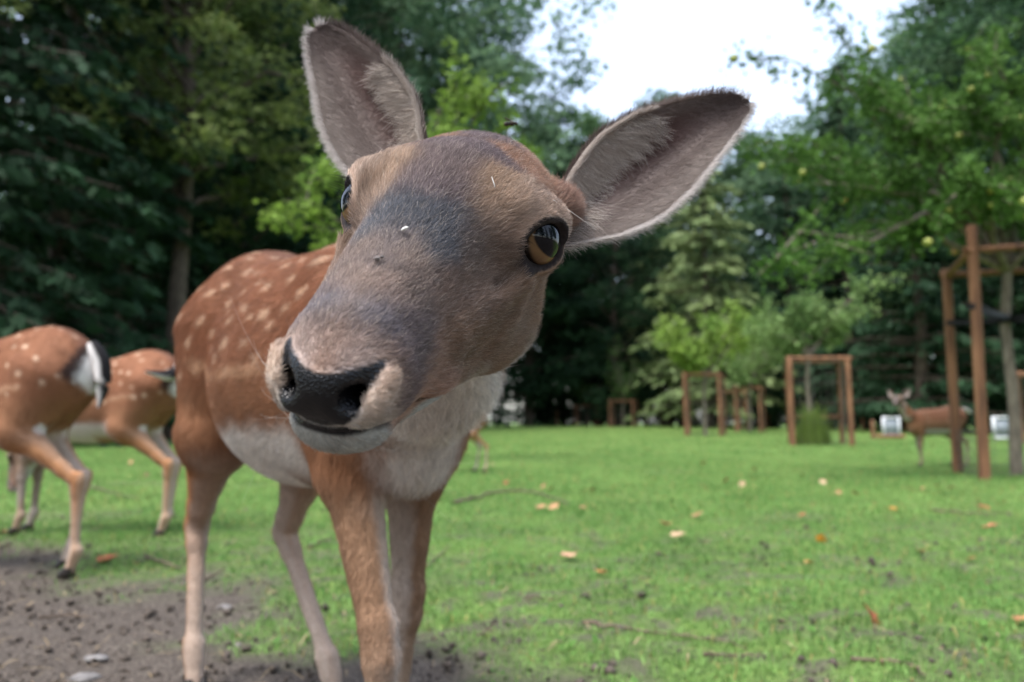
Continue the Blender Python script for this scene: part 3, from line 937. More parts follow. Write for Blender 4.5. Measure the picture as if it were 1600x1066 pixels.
    make_hair('fur', P - O, D, N, ln, .26, .00024, C, M_FUR, root, curl=.22, rng=rng)
    # ---------------- ear hair
    for V, F, UV, fl, ax, col, side in ears:
        Nv = vertex_normals(V, F)
        u, v = UV.T
        n = N_EAR
        wt = np.where((fl < .5), 1.0, .9) * (1 + 2.2 * (np.abs(v - .5) > .44) + 1.5 * (v > .78) * (u < .6))
        fi, w = sample_faces(V, F, n, weight=wt[F].mean(1), rng=rng)
        P, N = lerp_attr(V, fi, w), lerp_attr(Nv, fi, w); N /= np.linalg.norm(N, axis=1, keepdims=True) + 1e-9
        uu, vv = lerp_attr(u, fi, w), lerp_attr(v, fi, w); ff = lerp_attr(fl, fi, w)
        C = lerp_attr(col, fi, w) * rng.normal(1, .09, (n, 1)).clip(.6, 1.5)
        # across direction (towards lateral edge = -v)
        grid = V[:len(V) // 2].reshape(40, 28, 3)
        iu = np.clip(np.searchsorted(np.linspace(0, 1, 40) ** .85, uu), 0, 39)
        lat = grid[iu, 0] - grid[iu, -1]; lat /= np.linalg.norm(lat, axis=1, keepdims=True) + 1e-9
        medial = (ff < .5) & (((vv > .70) & (uu < .62)) | ((vv > .48) & (uu < .34)))
        D = np.tile(ax, (n, 1)) * np.where(medial, .5, .9)[:, None] + lat * np.where(medial, 1.1, .55 - .15 * vv)[:, None]
        ln = np.where(ff > .5, .006, .0065)
        ln = np.where(medial, .025 * (1 - .7 * uu), ln)
        ln = np.where((ff < .5) & (vv > .36) & (vv < .74) & (uu > .2) & (uu < .85), .0035, ln)
        edge = (vv < .035) | (vv > .965) | (uu > .975)
        D = np.where(edge[:, None], np.tile(ax, (n, 1)) * .8 + lat * np.where(vv < .5, .9, -.7)[:, None], D)
        ln = np.where(edge, .0075, ln)
        C = np.where((edge & (vv < .5))[:, None] | (edge & (uu > .97))[:, None], lin(214, 208, 204) * ALB * rng.uniform(.8, 1.1, (n, 1)), C)
        C = np.where((medial & (rng.random(n) < .6))[:, None], lin(206, 197, 188) * ALB, C)
        make_hair('fur', P - O, D, N, ln, np.where(medial, .55, .30), .00010, C, M_FUR, root, curl=.2, rng=rng)
    # ---------------- whiskers and lashes
    wk = []
    for _ in range(42):
        s = rng.choice([-1, 1]); t = rng.random()
        q = np.array([s * rng.uniform(.012, .030), rng.uniform(.085, .150), rng.uniform(-.078, -.050)])
        wk.append((q, _norm([s * .9, rng.uniform(-.5, .5), rng.uniform(-.9, .1)]), rng.uniform(.018, .045)))
    for _ in range(10):
        q = np.array([rng.uniform(-.02, .03), rng.uniform(-.05, .10), -.082]); wk.append((q, _norm([rng.uniform(-.2, .7), -.2, -.9]), rng.uniform(.015, .03)))
    q = np.array([w_[0] for w_ in wk]); d = np.array([w_[1] for w_ in wk]); L = np.array([w_[2] for w_ in wk])
    # pull the roots onto the skin
    Pw = to_world(HERO_HEAD, q); j = np.array([np.argmin(((Vh - p) ** 2).sum(1)) for p in Pw])
    make_hair('whiskers', Vh[j] - O, d @ HERO_HEAD[0].T, Nh[j], L, .75, .00005, np.tile(lin(190, 182, 172), (len(j), 1)), M_FUR, root, curl=.3, npts=6, rng=rng)
    # one long pale hair from the brow to the ear
    a_, b_ = to_world(HERO_HEAD, np.array([.0557, .006, .0235])), to_world(HERO_HEAD, np.array([.069, -.074, .0225]))
    make_hair('whiskers', (a_ - O)[None], (b_ - a_)[None], np.array([[0, 0, 1.0]]), np.linalg.norm(b_ - a_) / .92, .02, .00022, lin(225, 220, 215)[None], M_FUR, root, curl=.0, npts=6, rng=rng)
    th = np.linspace(-.1, .95, 26)
    for s in (1, -1):
        rts, dr = [], []
        for t in th:
            a = t * math.pi
            for e in range(2):
                k = .80 + .03 * e
                p = EYE_C + (EYE_R + .0028) * _norm(EYE_AX * .74 + k * (-EYE_H * math.cos(a) * 1.0 + EYE_V * math.sin(a) * .80))
                dd = EYE_AX * .9 + EYE_V * .55 - EYE_H * .5 * math.cos(a) + rng.normal(0, .12, 3)
                rts.append(p * np.array([s, 1, 1])); dr.append(dd * np.array([s, 1, 1]))
        rts = to_world(HERO_HEAD, np.array(rts)); dr = np.array(dr) @ HERO_HEAD[0].T
        nn = np.tile(HERO_HEAD[0] @ np.array([0, 0, 1.0]), (len(rts), 1))
        make_hair('eyelashes', rts - O, dr, nn, rng.uniform(.006, .012, len(rts)), .15, .00009, np.tile(lin(30, 26, 26), (len(rts), 1)), M_FUR, eyes[s], curl=.1, npts=5, rng=rng)
    return root
FUR = True
N_HEAD, N_BODY, N_EAR = 230000, 170000, 42000
# ------------------------------------------------------------------ ground
def ground_z(x, y):
    x = np.asarray(x, float); y = np.asarray(y, float)
    return .30 * np.exp(-(((x - 5) / 16) ** 2 + ((y - 44) / 16) ** 2)) + .012 * (np.sin(x * 1.7 + .6) * np.sin(y * 1.3 + .4)) * sstep(1.5, 4, np.hypot(x, y))

SOIL_EDGE = np.array([(-9, 3.2), (-3.2, 3.55), (-2.28, 3.45), (-1.75, 3.0), (-1.36, 2.72), (-.95, 2.28), (-.58, 2.02), (-.22, 1.72), (-.05, 1.45), (.2, 1.25), (.9, 1.0), (3, .6)])
def soil_mask(x, y):
    """1 on the trodden bare earth, 0 in the lawn"""
    e = np.interp(x, SOIL_EDGE[:, 0], SOIL_EDGE[:, 1]) + .14
    P = np.stack([x, y], 1)
    n1 = vnoise(P, 2.2, 70, 4); n2 = vnoise(P, 9, 71, 3)
    m = sstep(.30, -.30, y - e + 1.1 * (n1 - .5) + .55 * (n2 - .5))
    # worn spots in the near lawn, fewer further away
    worn = np.maximum(.35 * sstep(.54, .68, vnoise(P, 3.1, 73, 4)), .9 * sstep(.54, .64, vnoise(P, 16, 74, 3))) * sstep(6.0, 1.6, y) * .9
    worn2 = sstep(.66, .74, vnoise(P, 1.4, 75, 4)) * sstep(14, 4, y) * .4
    return np.maximum.reduce([m, worn, worn2])

def build_ground():
    a = np.linspace(-1, 1, 380); xs = np.sinh(a * 6.2) / math.sinh(6.2) * 400 - .2
    b = np.linspace(-1, 1, 420); ys = np.sinh(b * 6.2) / math.sinh(6.2) * 400 + 2.0
    X, Y = np.meshgrid(xs, ys, indexing='ij'); x, y = X.ravel(), Y.ravel()
    s = soil_mask(x, y); P = np.stack([x, y], 1)
    near = np.hypot(x, y) < 14
    z = ground_z(x, y) + np.where(near, .022 * (vnoise(P, 7, 80, 4) - .5) * (.4 + s) + .012 * (vnoise(P, 24, 81, 2) - .5) * s, 0)
    gi = np.arange(len(x)).reshape(X.shape)
    F = np.stack([gi[:-1, :-1], gi[1:, :-1], gi[1:, 1:], gi[:-1, 1:]], -1).reshape(-1, 4)
    m, nt, bs = new_mat('lawn_and_earth')
    N, L = nt.nodes, nt.links
    at = N.new('ShaderNodeAttribute'); at.attribute_name = 'Col'
    tc = N.new('ShaderNodeTexCoord')
    def noise(scale, det=6):
        n = N.new('ShaderNodeTexNoise'); n.inputs['Scale'].default_value = scale; n.inputs['Detail'].default_value = det
        L.new(tc.outputs['Object'], n.inputs['Vector']); return n
    def ramp(src, pos):
        r = N.new('ShaderNodeValToRGB')
        while len(r.color_ramp.elements) < len(pos): r.color_ramp.elements.new(.5)
        for e, (p, c) in zip(r.color_ramp.elements, pos): e.position = p; e.color = (*c, 1)
        L.new(src, r.inputs['Fac']); return r
    n1, n2, n3, n4 = noise(38), noise(150, 8), noise(2.2), noise(11)
    soil = ramp(n2.outputs['Fac'], [(.30, lin(52, 47, 43)), (.5, lin(92, 84, 77)), (.72, lin(130, 121, 111))])
    grass = ramp(n1.outputs['Fac'], [(.28, lin(76, 88, 54)), (.5, lin(110, 136, 76)), (.74, lin(140, 162, 94))])
    gl = ramp(n3.outputs['Fac'], [(.3, lin(190, 205, 180)), (.7, lin(255, 255, 235))])
    g2 = N.new('ShaderNodeMix'); g2.data_type = 'RGBA'; g2.blend_type = 'MULTIPLY'; g2.inputs['Factor'].default_value = .8
    L.new(grass.outputs[0], g2.inputs[6]); L.new(gl.outputs[0], g2.inputs[7])
    mx = N.new('ShaderNodeMix'); mx.data_type = 'RGBA'
    L.new(at.outputs['Fac'], mx.inputs['Factor']); L.new(g2.outputs[2], mx.inputs[6]); L.new(soil.outputs[0], mx.inputs[7])
    L.new(mx.outputs[2], bs.inputs['Base Color'])
    ad = N.new('ShaderNodeMath'); ad.operation = 'ADD'; L.new(n2.outputs['Fac'], ad.inputs[0]); L.new(n1.outputs['Fac'], ad.inputs[1])
    bp = N.new('ShaderNodeBump'); bp.inputs['Strength'].default_value = .8; bp.inputs['Distance'].default_value = .02
    L.new(ad.outputs[0], bp.inputs['Height']); L.new(bp.outputs[0], bs.inputs['Normal'])
    bs.inputs['Roughness'].default_value = .95; bs.inputs['Specular IOR Level'].default_value = .1
    o = obj_np('ground', np.stack([x, y, z], 1), F, m, colors=np.repeat(s[:, None], 3, 1))
    o['kind'] = 'structure'

def wedge(n, d0, d1, power, rng, margin=.25):
    """random ground points in the view wedge (wider than the frame, so a step aside still shows lawn)"""
    t = rng.random(n)
    if abs(power) < 1e-6: d = d0 * (d1 / d0) ** t
    else: d = (d0 ** power + t * (d1 ** power - d0 ** power)) ** (1 / power)
    x = (rng.random(n) * 2 - 1) * (.655 * d + margin + .12 * d)
    return x, d

def build_grass():
    rng = np.random.default_rng(5)
    m = mat_attr('grass_blade', rough=.6, spec=.2, translucent=.35)
    def blades(x, y, hgt, wid, far=False):
        s = soil_mask(x, y)
        keep = rng.random(len(x)) > s * 1.12 - .02
        x, y = x[keep], y[keep]; n = len(x)
        P = np.stack([x, y], 1)
        h = hgt * rng.uniform(.35, 1.25, n) * (.55 + .8 * vnoise(P, 4, 90)); w = wid * rng.uniform(.6, 1.3, n)
        az = rng.uniform(0, 2 * math.pi, n); lean = rng.uniform(.1, 1.25, n)
        base = np.stack([x, y, ground_z(x, y) - .006], 1)
        dr = np.stack([np.cos(az), np.sin(az), np.zeros(n)], 1); sd = np.stack([-np.sin(az), np.cos(az), np.zeros(n)], 1)
        az2 = rng.uniform(0, 2 * math.pi, n); sd = np.stack([np.cos(az2), np.sin(az2), np.zeros(n)], 1)
        up = np.array([0, 0, 1.0])
        mid = base + h[:, None] * (.55 * up + dr * (.30 * lean)[:, None]); tip = base + h[:, None] * ((1 - .42 * lean)[:, None] * up + dr * (.85 * lean)[:, None])
        hw = (w / 2)[:, None]
        c = np.tile(lin(104, 144, 75), (n, 1))
        t = vnoise(P, 1.1, 92)
        c = mixc(c, lin(132, 165, 92), sstep(.35, .65, t) * .8)
        c = mixc(c, lin(82, 116, 58), sstep(.5, .8, vnoise(P, 3.3, 93)) * .8)
        dry = rng.random(n) < .05
        c[dry] = lin(168, 150, 96)
        c *= rng.normal(1, .17, (n, 1)).clip(.5, 1.6)
        if far:
            V = np.stack([base - sd * hw, base + sd * hw, tip], 1).reshape(-1, 3)
            F = np.arange(3 * n).reshape(n, 3)
            return V, F, None, np.repeat(c, 3, 0)
        V = np.stack([base - sd * hw * .8, base + sd * hw * .8, mid + sd * hw, mid - sd * hw, tip], 1).reshape(-1, 3)
        i = np.arange(n)[:, None] * 5
        return V, i + np.array([3, 2, 4]), i + np.array([0, 1, 2, 3]), np.repeat(c, 5, 0)
    for nm, (n, d0, d1, pw, h, w, far) in {'near': (95000, 1.05, 4.2, 1.2, .034, .0034, False), 'mid': (120000, 4.2, 12, .8, .042, .0055, False), 'far': (110000, 12, 42, .4, .06, .020, True)}.items():
        x, y = wedge(n, d0, d1, pw, rng)
        V, T, Q, C = blades(x, y, h, w, far)
        o = obj_np('grass', V, [T] if Q is None else [T, Q], m, colors=C, smooth=False)
        tag(o, {'near': 'short trampled green grass blades in the nearest part of the lawn', 'mid': 'short green grass across the middle of the lawn', 'far': 'short green grass of the far lawn towards the trees'}[nm], 'grass', kind='stuff')
    # clover and broad weeds in the near lawn
    n = 9000
    x, y = wedge(n, 1.1, 6.5, .9, rng)
    k = (rng.random(n) > soil_mask(x, y) * 1.05) & (vnoise(np.stack([x, y], 1), 2.6, 97) > .50)
    x, y = x[k], y[k]; n = len(x)
    r = rng.uniform(.004, .011, n)[:, None]; c0 = np.stack([x, y, ground_z(x, y) + rng.uniform(.008, .026, n)], 1)
    a = rng.uniform(0, 6.28, n)
    e1 = np.stack([np.cos(a), np.sin(a), rng.normal(0, .35, n)], 1); e2 = np.stack([-np.sin(a), np.cos(a), rng.normal(0, .35, n)], 1)
    V = np.stack([c0 - e1 * r, c0 - e2 * r * .8, c0 + e1 * r, c0 + e2 * r * .8], 1).reshape(-1, 3)
    C = np.repeat(lin(88, 126, 58) * rng.normal(1, .2, (n, 1)).clip(.5, 1.5), 4, 0)
    o = obj_np('clover', V, np.arange(4 * n).reshape(n, 4), m, colors=C, smooth=False)
    tag(o, 'small round clover leaves scattered through the near grass', 'clover', kind='stuff')
    # crumbs of earth on the bare patch
    n = 5200
    x, y = wedge(n * 3, 1.05, 5.5, .8, rng)
    k = rng.random(len(x)) < soil_mask(x, y) * .9; x, y = x[k][:n], y[k][:n]; n = len(x)
    ico = np.array([(0, 0, 1), (.89, 0, .45), (.28, .85, .45), (-.72, .53, .45), (-.72, -.53, .45), (.28, -.85, .45), (0, 0, -.5)])
    fi = np.array([(0, 1, 2), (0, 2, 3), (0, 3, 4), (0, 4, 5), (0, 5, 1), (6, 2, 1), (6, 3, 2), (6, 4, 3), (6, 5, 4), (6, 1, 5)])
    r = rng.lognormal(math.log(.0045), .55, n).clip(.002, .017)
    V = np.stack([x, y, ground_z(x, y) + r * .1], 1)[:, None] + ico[None] * r[:, None, None] * rng.uniform(.55, 1.35, (n, 7, 3))
    F = (np.arange(n)[:, None, None] * 7 + fi[None]).reshape(-1, 3)
    C = np.repeat(lin(86, 78, 71) * rng.normal(1, .25, (n, 1)).clip(.4, 1.7), 7, 0)
    o = obj_np('earth_crumbs', V.reshape(-1, 3), F, mat_attr('earth_crumb', rough=.95, spec=.1, noise=.2, nscale=300), colors=C, smooth=False)
    tag(o, 'crumbs of dark earth on the bare trodden patch', 'earth', kind='stuff')
    # bits of straw and dead stalks lying about
    n = 1500
    x, y = wedge(n, 1.05, 7, .8, rng)
    L = rng.uniform(.015, .07, n)[:, None]; a = rng.uniform(0, 6.28, n)
    d = np.stack([np.cos(a), np.sin(a), rng.normal(0, .12, n)], 1); q = np.stack([-np.sin(a), np.cos(a), np.zeros(n)], 1) * rng.uniform(.0008, .0022, (n, 1))
    c0 = np.stack([x, y, ground_z(x, y) + rng.uniform(.008, .022, n)], 1)
    V = np.stack([c0 - d * L / 2 - q, c0 - d * L / 2 + q, c0 + q * 1.2 + np.array([0, 0, .004]), c0 - q * 1.2 + np.array([0, 0, .004]), c0 + d * L / 2], 1).reshape(-1, 3)
    i = np.arange(n)[:, None] * 5
    C = np.repeat(lin(150, 132, 104) * rng.normal(1, .25, (n, 1)).clip(.4, 1.5), 5, 0)
    o = obj_np('straw', V, [i + np.array([0, 1, 2, 3]), i + np.array([3, 2, 4])], m, colors=C, smooth=False)
    tag(o, 'dry straw and dead stalks strewn over grass and earth', 'straw', kind='stuff')
# ------------------------------------------------------------------ trees
M_BARK = mat_noise('bark', lin(52, 44, 38), lin(98, 86, 74), scale=14, bump=.8, stretch=(1, 1, .25), dist=.03, rough=.9)
M_BARK_PALE = mat_noise('pale_bark', lin(88, 80, 70), lin(134, 124, 110), scale=22, bump=.6, stretch=(1, 1, .3), dist=.01, rough=.9)
def leaf_mat(name, tr=.35):
    """leaf colour from the leaf itself, shifted a little per tree"""
    return mat_attr(name, rough=.65, spec=.12, translucent=tr)
M_LEAF = leaf_mat('leaf'); M_NEEDLE = leaf_mat('needle', .2)

def tube(pts, rad, n=6):
    """tapered tube along a polyline; returns V, F (quads)"""
    pts = np.asarray(pts, float); k = len(pts)
    T = np.gradient(pts, axis=0); T /= np.linalg.norm(T, axis=1, keepdims=True) + 1e-9
    ref = np.array([0, 0, 1.0]) if abs(T[0][2]) < .9 else np.array([1.0, 0, 0])
    A = np.cross(T, ref); A /= np.linalg.norm(A, axis=1, keepdims=True) + 1e-9; B = np.cross(T, A)
    a = np.linspace(0, 2 * math.pi, n, endpoint=False)
    V = pts[:, None] + np.asarray(rad)[:, None, None] * (np.cos(a)[None, :, None] * A[:, None] + np.sin(a)[None, :, None] * B[:, None])
    gi = np.arange(k * n).reshape(k, n)
    F = np.stack([gi[:-1], np.roll(gi[:-1], -1, 1), np.roll(gi[1:], -1, 1), gi[1:]], -1).reshape(-1, 4)
    return V.reshape(-1, 3), F[:, ::-1].copy()

def join(parts):
    V, F, o = [], [], 0
    for v, f in parts:
        V.append(v); F.append(f + o); o += len(v)
    return np.concatenate(V), np.concatenate(F)

def leaves_at(C, size, rng, droop=.3, aspect=.6, fold=True, normals=None):
    """one pointed, slightly folded leaf per centre: 4 corners, 2 tris"""
    n = len(C)
    d = rng.normal(0, 1, (n, 3)); d[:, 2] = d[:, 2] * .5 - droop; d /= np.linalg.norm(d, axis=1, keepdims=True)
    q = rng.normal(0, 1, (n, 3)); q[:, 2] *= .55
    s = np.cross(d, q); s /= np.linalg.norm(s, axis=1, keepdims=True) + 1e-9
    u = np.cross(s, d)
    L = (size * rng.uniform(.6, 1.3, n))[:, None]
    V = np.stack([C - d * L * .5, C + s * L * aspect * .5 + u * L * .10, C + d * L * .5 - u * L * .08, C - s * L * aspect * .5 + u * L * .10], 1).reshape(-1, 3)
    i = np.arange(n)[:, None] * 4
    return V, np.concatenate([i + np.array([0, 1, 2]), i + np.array([0, 2, 3])])

def broad_crown(seed, H, R, base, nb, leaves, lsize, cols, shape=1.0, clump=1.0, trunk_r=.28):
    """limbs with leaf clumps at their ends. Returns trunk (V,F) and crown (V,F,colours)"""
    rng = np.random.default_rng(seed)
    tr = []
    lean = rng.normal(0, .02, 2)
    zt = np.linspace(0, H * .86, 9)
    tp = np.stack([lean[0] * zt + .12 * np.sin(zt * .5 + seed), lean[1] * zt + .12 * np.cos(zt * .43 + seed) - .12, zt], 1)
    tr.append(tube(tp, trunk_r * np.linspace(1.15, .12, 9) ** .8, 8))
    ctr = []
    for i in range(nb):
        t = (i + rng.random()) / nb
        z = base + (H - base) * t
        az = i * 2.399 + rng.normal(0, .35)
        prof = math.sin(math.pi * min(1, (.12 + .86 * t)) ** shape) ** .7
        rr = R * prof * rng.uniform(.55, 1.08)
        p0 = np.array([np.interp(z * .86, zt, tp[:, 0]), np.interp(z * .86, zt, tp[:, 1]), min(z * .86, H * .84)])
        end = p0 + np.array([math.cos(az) * rr, math.sin(az) * rr, .12 * z + rng.normal(.3, .5)])
        mid = (p0 + end) / 2 + np.array([0, 0, .15 * rr]) + rng.normal(0, .08 * rr, 3)
        pts = [p0, (p0 + mid) / 2 + rng.normal(0, .04 * rr, 3), mid, (mid + end) / 2, end]
        tr.append(tube(pts, trunk_r * (1 - t * .75) * np.array([.42, .33, .24, .15, .05]), 5))
        for k in range(max(2, int(2 + rr * 1.1))):
            f = rng.uniform(.45, 1.05)
            c = p0 + (end - p0) * f + rng.normal(0, .22 * rr + .25, 3) * np.array([1, 1, .7])
            ctr.append((c, clump * rng.uniform(.55, 1.15) * (.5 + .11 * R)))
    C, S = np.array([c for c, _ in ctr]), np.array([s for _, s in ctr])
    w = S ** 2; w /= w.sum()
    idx = rng.choice(len(C), leaves, p=w)
    # shells: leaves gather towards the outside and top of each clump
    d = rng.normal(0, 1, (leaves, 3)); d /= np.linalg.norm(d, axis=1, keepdims=True)
    rad = S[idx] * rng.random(leaves) ** .45
    off = d * rad[:, None] * np.array([1.1, 1.1, .62])
    P = C[idx] + off
    V, F = leaves_at(P, lsize, rng)
    tone = rng.random(len(C))[idx]
    c = np.outer(1 - tone, cols[0]) + np.outer(tone, cols[1])
    c *= rng.normal(1, .16, (leaves, 1)).clip(.5, 1.6)
    return join(tr), (V, F, np.repeat(c, 4, 0))

def conifer(seed, H, R, base, whorls, sprays, lsize, cols, droop=.35, trunk_r=.25, power=.8):
    rng = np.random.default_rng(seed)
    zt = np.linspace(0, H, 8)
    tp = np.stack([.05 * np.sin(zt), .05 * np.cos(zt * .8) - .05, zt], 1)
    tr = [tube(tp, trunk_r * np.linspace(1.1, .06, 8), 8)]
    C, D = [], []
    for i in range(whorls):
        t = (i + rng.random()) / whorls
        z = base + (H - base) * t
        L0 = R * (1 - t) ** power + .25
        for b in range(rng.integers(4, 7)):
            az = rng.uniform(0, 6.283); L = L0 * rng.uniform(.6, 1.12)
            d = np.array([math.cos(az), math.sin(az), 0])
            s = np.linspace(0, 1, 6)
            pts = np.array([0, 0, z]) + d * (L * s)[:, None] + np.array([0, 0, 1]) * ((.12 * L * s - droop * L * s ** 2))[:, None]
            tr.append(tube(pts[:5:2], trunk_r * .22 * (1 - t * .7) * np.array([1, .6, .2]), 4))
            n = int(sprays * L / R) + 3
            f = rng.random(n) ** .7
            p = np.array([0, 0, z]) + d * (L * f)[:, None] + np.array([0, 0, 1]) * ((.12 * L * f - droop * L * f ** 2))[:, None]
            side = np.cross(d, [0, 0, 1]); off = rng.normal(0, 1, n) * .26 * L * (1.05 - f)
            p = p + side * off[:, None] + np.array([0, 0, -1]) * (np.abs(off) * .35 + rng.random(n) * .22)[:, None]
            C.append(p); D.append(d[None] * .7 + side * np.sign(off)[:, None] * .5 + np.array([0, 0, -.55]))
    C = np.concatenate(C); D = np.concatenate(D); n = len(C)
    D += rng.normal(0, .25, (n, 3)); D /= np.linalg.norm(D, axis=1, keepdims=True)
    q = rng.normal(0, 1, (n, 3)) * np.array([1, 1, .5]) + np.array([0, 0, .3]); s = np.cross(D, q); s /= np.linalg.norm(s, axis=1, keepdims=True) + 1e-9
    L = (lsize * rng.uniform(.6, 1.4, n))[:, None]
    V = np.stack([C - D * L * .5, C + s * L * .22, C + D * L * .5, C - s * L * .22], 1).reshape(-1, 3)
    i = np.arange(n)[:, None] * 4
    F = i + np.array([0, 1, 2, 3])
    tone = vnoise(C, .8, seed)
    c = np.outer(1 - tone, cols[0]) + np.outer(tone, cols[1]); c *= rng.normal(1, .18, (n, 1)).clip(.5, 1.6)
    return join(tr), (V, F, np.repeat(c, 4, 0))

TREE_BANK = {}
def bank(key, fn, bark=M_BARK, lm=M_LEAF):
    (tv, tf), (cv, cf, cc) = fn
    TREE_BANK[key] = (mesh_np('trunk', tv, tf, (bark,)), mesh_np('crown', cv, cf, (lm,), colors=cc, smooth=False))

def plant_tree(key, name, x, y, rz, s, label, cat='tree', group=None, sz=None):
    r = empty(name, (x, y, float(ground_z(x, y)) - .03), rz)
    r.scale = (s, s, sz or s)
    t = link(bpy.data.objects.new('trunk', TREE_BANK[key][0]), r)
    c = link(bpy.data.objects.new('crown', TREE_BANK[key][1]), r)
    tag(r, label, cat, group)
    return r

def px(u, d): return (u - 800) / 1222.0 * d          # sideways metres at distance d for a bearing

def build_forest():
    dk = (lin(26, 46, 34), lin(52, 78, 50)); md = (lin(52, 80, 52), lin(96, 124, 78)); ol = (lin(62, 80, 42), lin(112, 124, 68))
    pal = (lin(88, 108, 70), lin(136, 150, 98)); con = (lin(22, 42, 30), lin(50, 76, 48)); blu = (lin(66, 94, 72), lin(114, 140, 104))  # blu lightened so the leaf colour carries the haze on far crowns
    bank('oak_a', broad_crown(1, 21, 6.0, 3.0, 60, 27000, .32, md))
    bank('oak_b', broad_crown(2, 24, 6.8, 4.5, 66, 31000, .34, blu, shape=1.1))
    bank('oak_c', broad_crown(3, 19, 5.2, 1.6, 56, 20000, .28, dk))
    bank('olive', broad_crown(4, 20, 5.0, 7.5, 44, 13000, .26, ol, clump=.8))
    bank('low', broad_crown(5, 7.5, 3.4, .4, 40, 12000, .20, dk, trunk_r=.12))
    bank('spruce', conifer(6, 22, 4.6, .8, 46, 60, .42, con), lm=M_NEEDLE)
    bank('yew', conifer(7, 13, 4.2, .5, 34, 60, .34, con, droop=.2, power=.6), lm=M_NEEDLE)
    bank('larch', conifer(8, 15, 4.4, 1.2, 34, 64, .40, pal, droop=.30, power=.62), lm=M_NEEDLE)
    G = 'tall trees around the lawn'
    T = [
        ('spruce', 'spruce_tree', px(-60, 17), 17, .3, 1.05, 'dark spruce with drooping branches left of the grazing deer'),
        ('spruce', 'spruce_tree', px(75, 20), 20, 1.9, 1.10, 'dark tall spruce standing behind the grazing deer'),
        ('olive', 'broadleaf_tree', px(275, 22), 22, .8, .98, 'olive-leaved tall tree with bare lower trunk behind the grazing deer'),
        ('yew', 'yew_tree', px(190, 25), 25, .2, 1.1, 'dark bushy evergreen under the olive-leaved tree'),
        ('spruce', 'spruce_tree', px(215, 30), 30, 2.6, 1.15, 'dark spruce hidden partly by the olive-leaved tree'),
        ('oak_c', 'broadleaf_tree', px(345, 29), 29, 1.1, 1.2, 'dark dense broadleaf tree between the olive-leaved tree and the big oak'),
        ('yew', 'yew_tree', px(440, 31), 31, 2.4, 1.1, 'low dark evergreen at the foot of the tall oak'),
        ('oak_b', 'oak_tree', px(520, 37), 37, .5, 1.12, 'very tall oak with bluish green crown behind the doe'),
        ('oak_b', 'oak_tree', px(655, 40), 40, 2.0, 1.16, 'tall rounded oak crown beside the open gap of sky'),
        ('oak_a', 'oak_tree', px(590, 46), 46, 2.9, 1.30, 'tall oak in the second row between two bluish oaks'),
        ('oak_b', 'oak_tree', px(150, 36), 36, 1.4, 1.15, 'tall broadleaf tree filling the sky behind the spruces'),
        ('oak_a', 'oak_tree', px(400, 42), 42, .2, 1.25, 'tall green oak behind the dark dense broadleaf tree'),
        ('oak_c', 'broadleaf_tree', px(820, 45), 45, .9, 1.0, 'dark broadleaf tree low below the gap of sky'),
        ('oak_a', 'broadleaf_tree', px(935, 52), 52, 2.8, 1.04, 'rounded green tree at the bottom of the sky gap'),
        ('spruce', 'spruce_tree', px(880, 50), 50, .4, .80, 'dark spruce among broadleaf trees under the sky gap'),
        ('oak_b', 'broadleaf_tree', px(1060, 56), 56, .1, 1.02, 'bluish broadleaf tree behind the doe with outspread ear'),
        ('larch', 'larch_tree', px(1105, 37), 37, .6, .92, 'pale yellow-green feathery larch behind the apple trees'),
        ('larch', 'larch_tree', px(1035, 43), 43, 2.9, .80, 'pale larch half hidden behind another larch'),
        ('oak_c', 'broadleaf_tree', px(960, 42), 42, 2.2, .80, 'dark broadleaf tree behind the small far tree guards'),
        ('oak_a', 'broadleaf_tree', px(1205, 52), 52, 1.0, 1.02, 'green broadleaf tree on the right flank of the sky gap'),
        ('oak_b', 'oak_tree', px(1350, 46), 46, 2.2, .90, 'tall bluish oak rising behind the apple tree'),
        ('yew', 'yew_tree', px(1235, 38), 38, 1.2, 1.0, 'dark evergreen behind the middle tree guard'),
        ('spruce', 'spruce_tree', px(1330, 36), 36, .7, .80, 'dark spruce between the middle tree guard and the standing deer'),
        ('yew', 'yew_tree', px(1440, 30), 30, 2.0, 1.05, 'dark evergreen behind the standing deer'),
        ('oak_a', 'oak_tree', px(1535, 37), 37, .2, 1.18, 'tall green oak behind the caged apple tree'),
        ('oak_c', 'broadleaf_tree', px(1620, 30), 30, .6, 1.05, 'dark broadleaf tree at the side of the lawn beyond the white panels'),
        ('oak_b', 'oak_tree', px(1680, 36), 36, 1.7, 1.1, 'tall oak past the far side of the caged apple tree'),
        ('oak_c', 'broadleaf_tree', px(600, 44), 44, .3, .85, 'dark broadleaf tree behind the shoulder of the doe'),
        ('yew', 'yew_tree', px(720, 42), 42, .9, .9, 'dark evergreen below the rounded oak'),
    ]
    for k, nm, x, y, rz, s, lab in T:
        plant_tree(k, nm, x, y, rz, s, lab, 'tree', G)
    # unseen trees added behind the viewer to darken reflections in eyes and nose
    for i, (k, x, y) in enumerate([('oak_b', -22, -6), ('spruce', -19, -15), ('oak_a', -11, -22), ('oak_c', -3, -24), ('oak_b', 6, -25), ('oak_a', 15, -21), ('spruce', 21, -14), ('oak_c', 24, -5), ('oak_a', -24, 5), ('oak_b', 27, 5)]):
        plant_tree(k, 'reflection_tree', x, y, i * 1.3, .95, 'unseen tree added behind the viewer to darken reflections', 'tree', 'unseen trees added for reflections')
    # shrubs that close the foot of the wood
    G2 = 'dark shrubs along the edge of the wood'
    rng = np.random.default_rng(9)
    us = [-40, 60, 150, 320, 400, 850, 915, 985, 1050, 1120, 1190, 1260, 1330, 1400, 1465, 1530, 1600, 1680]
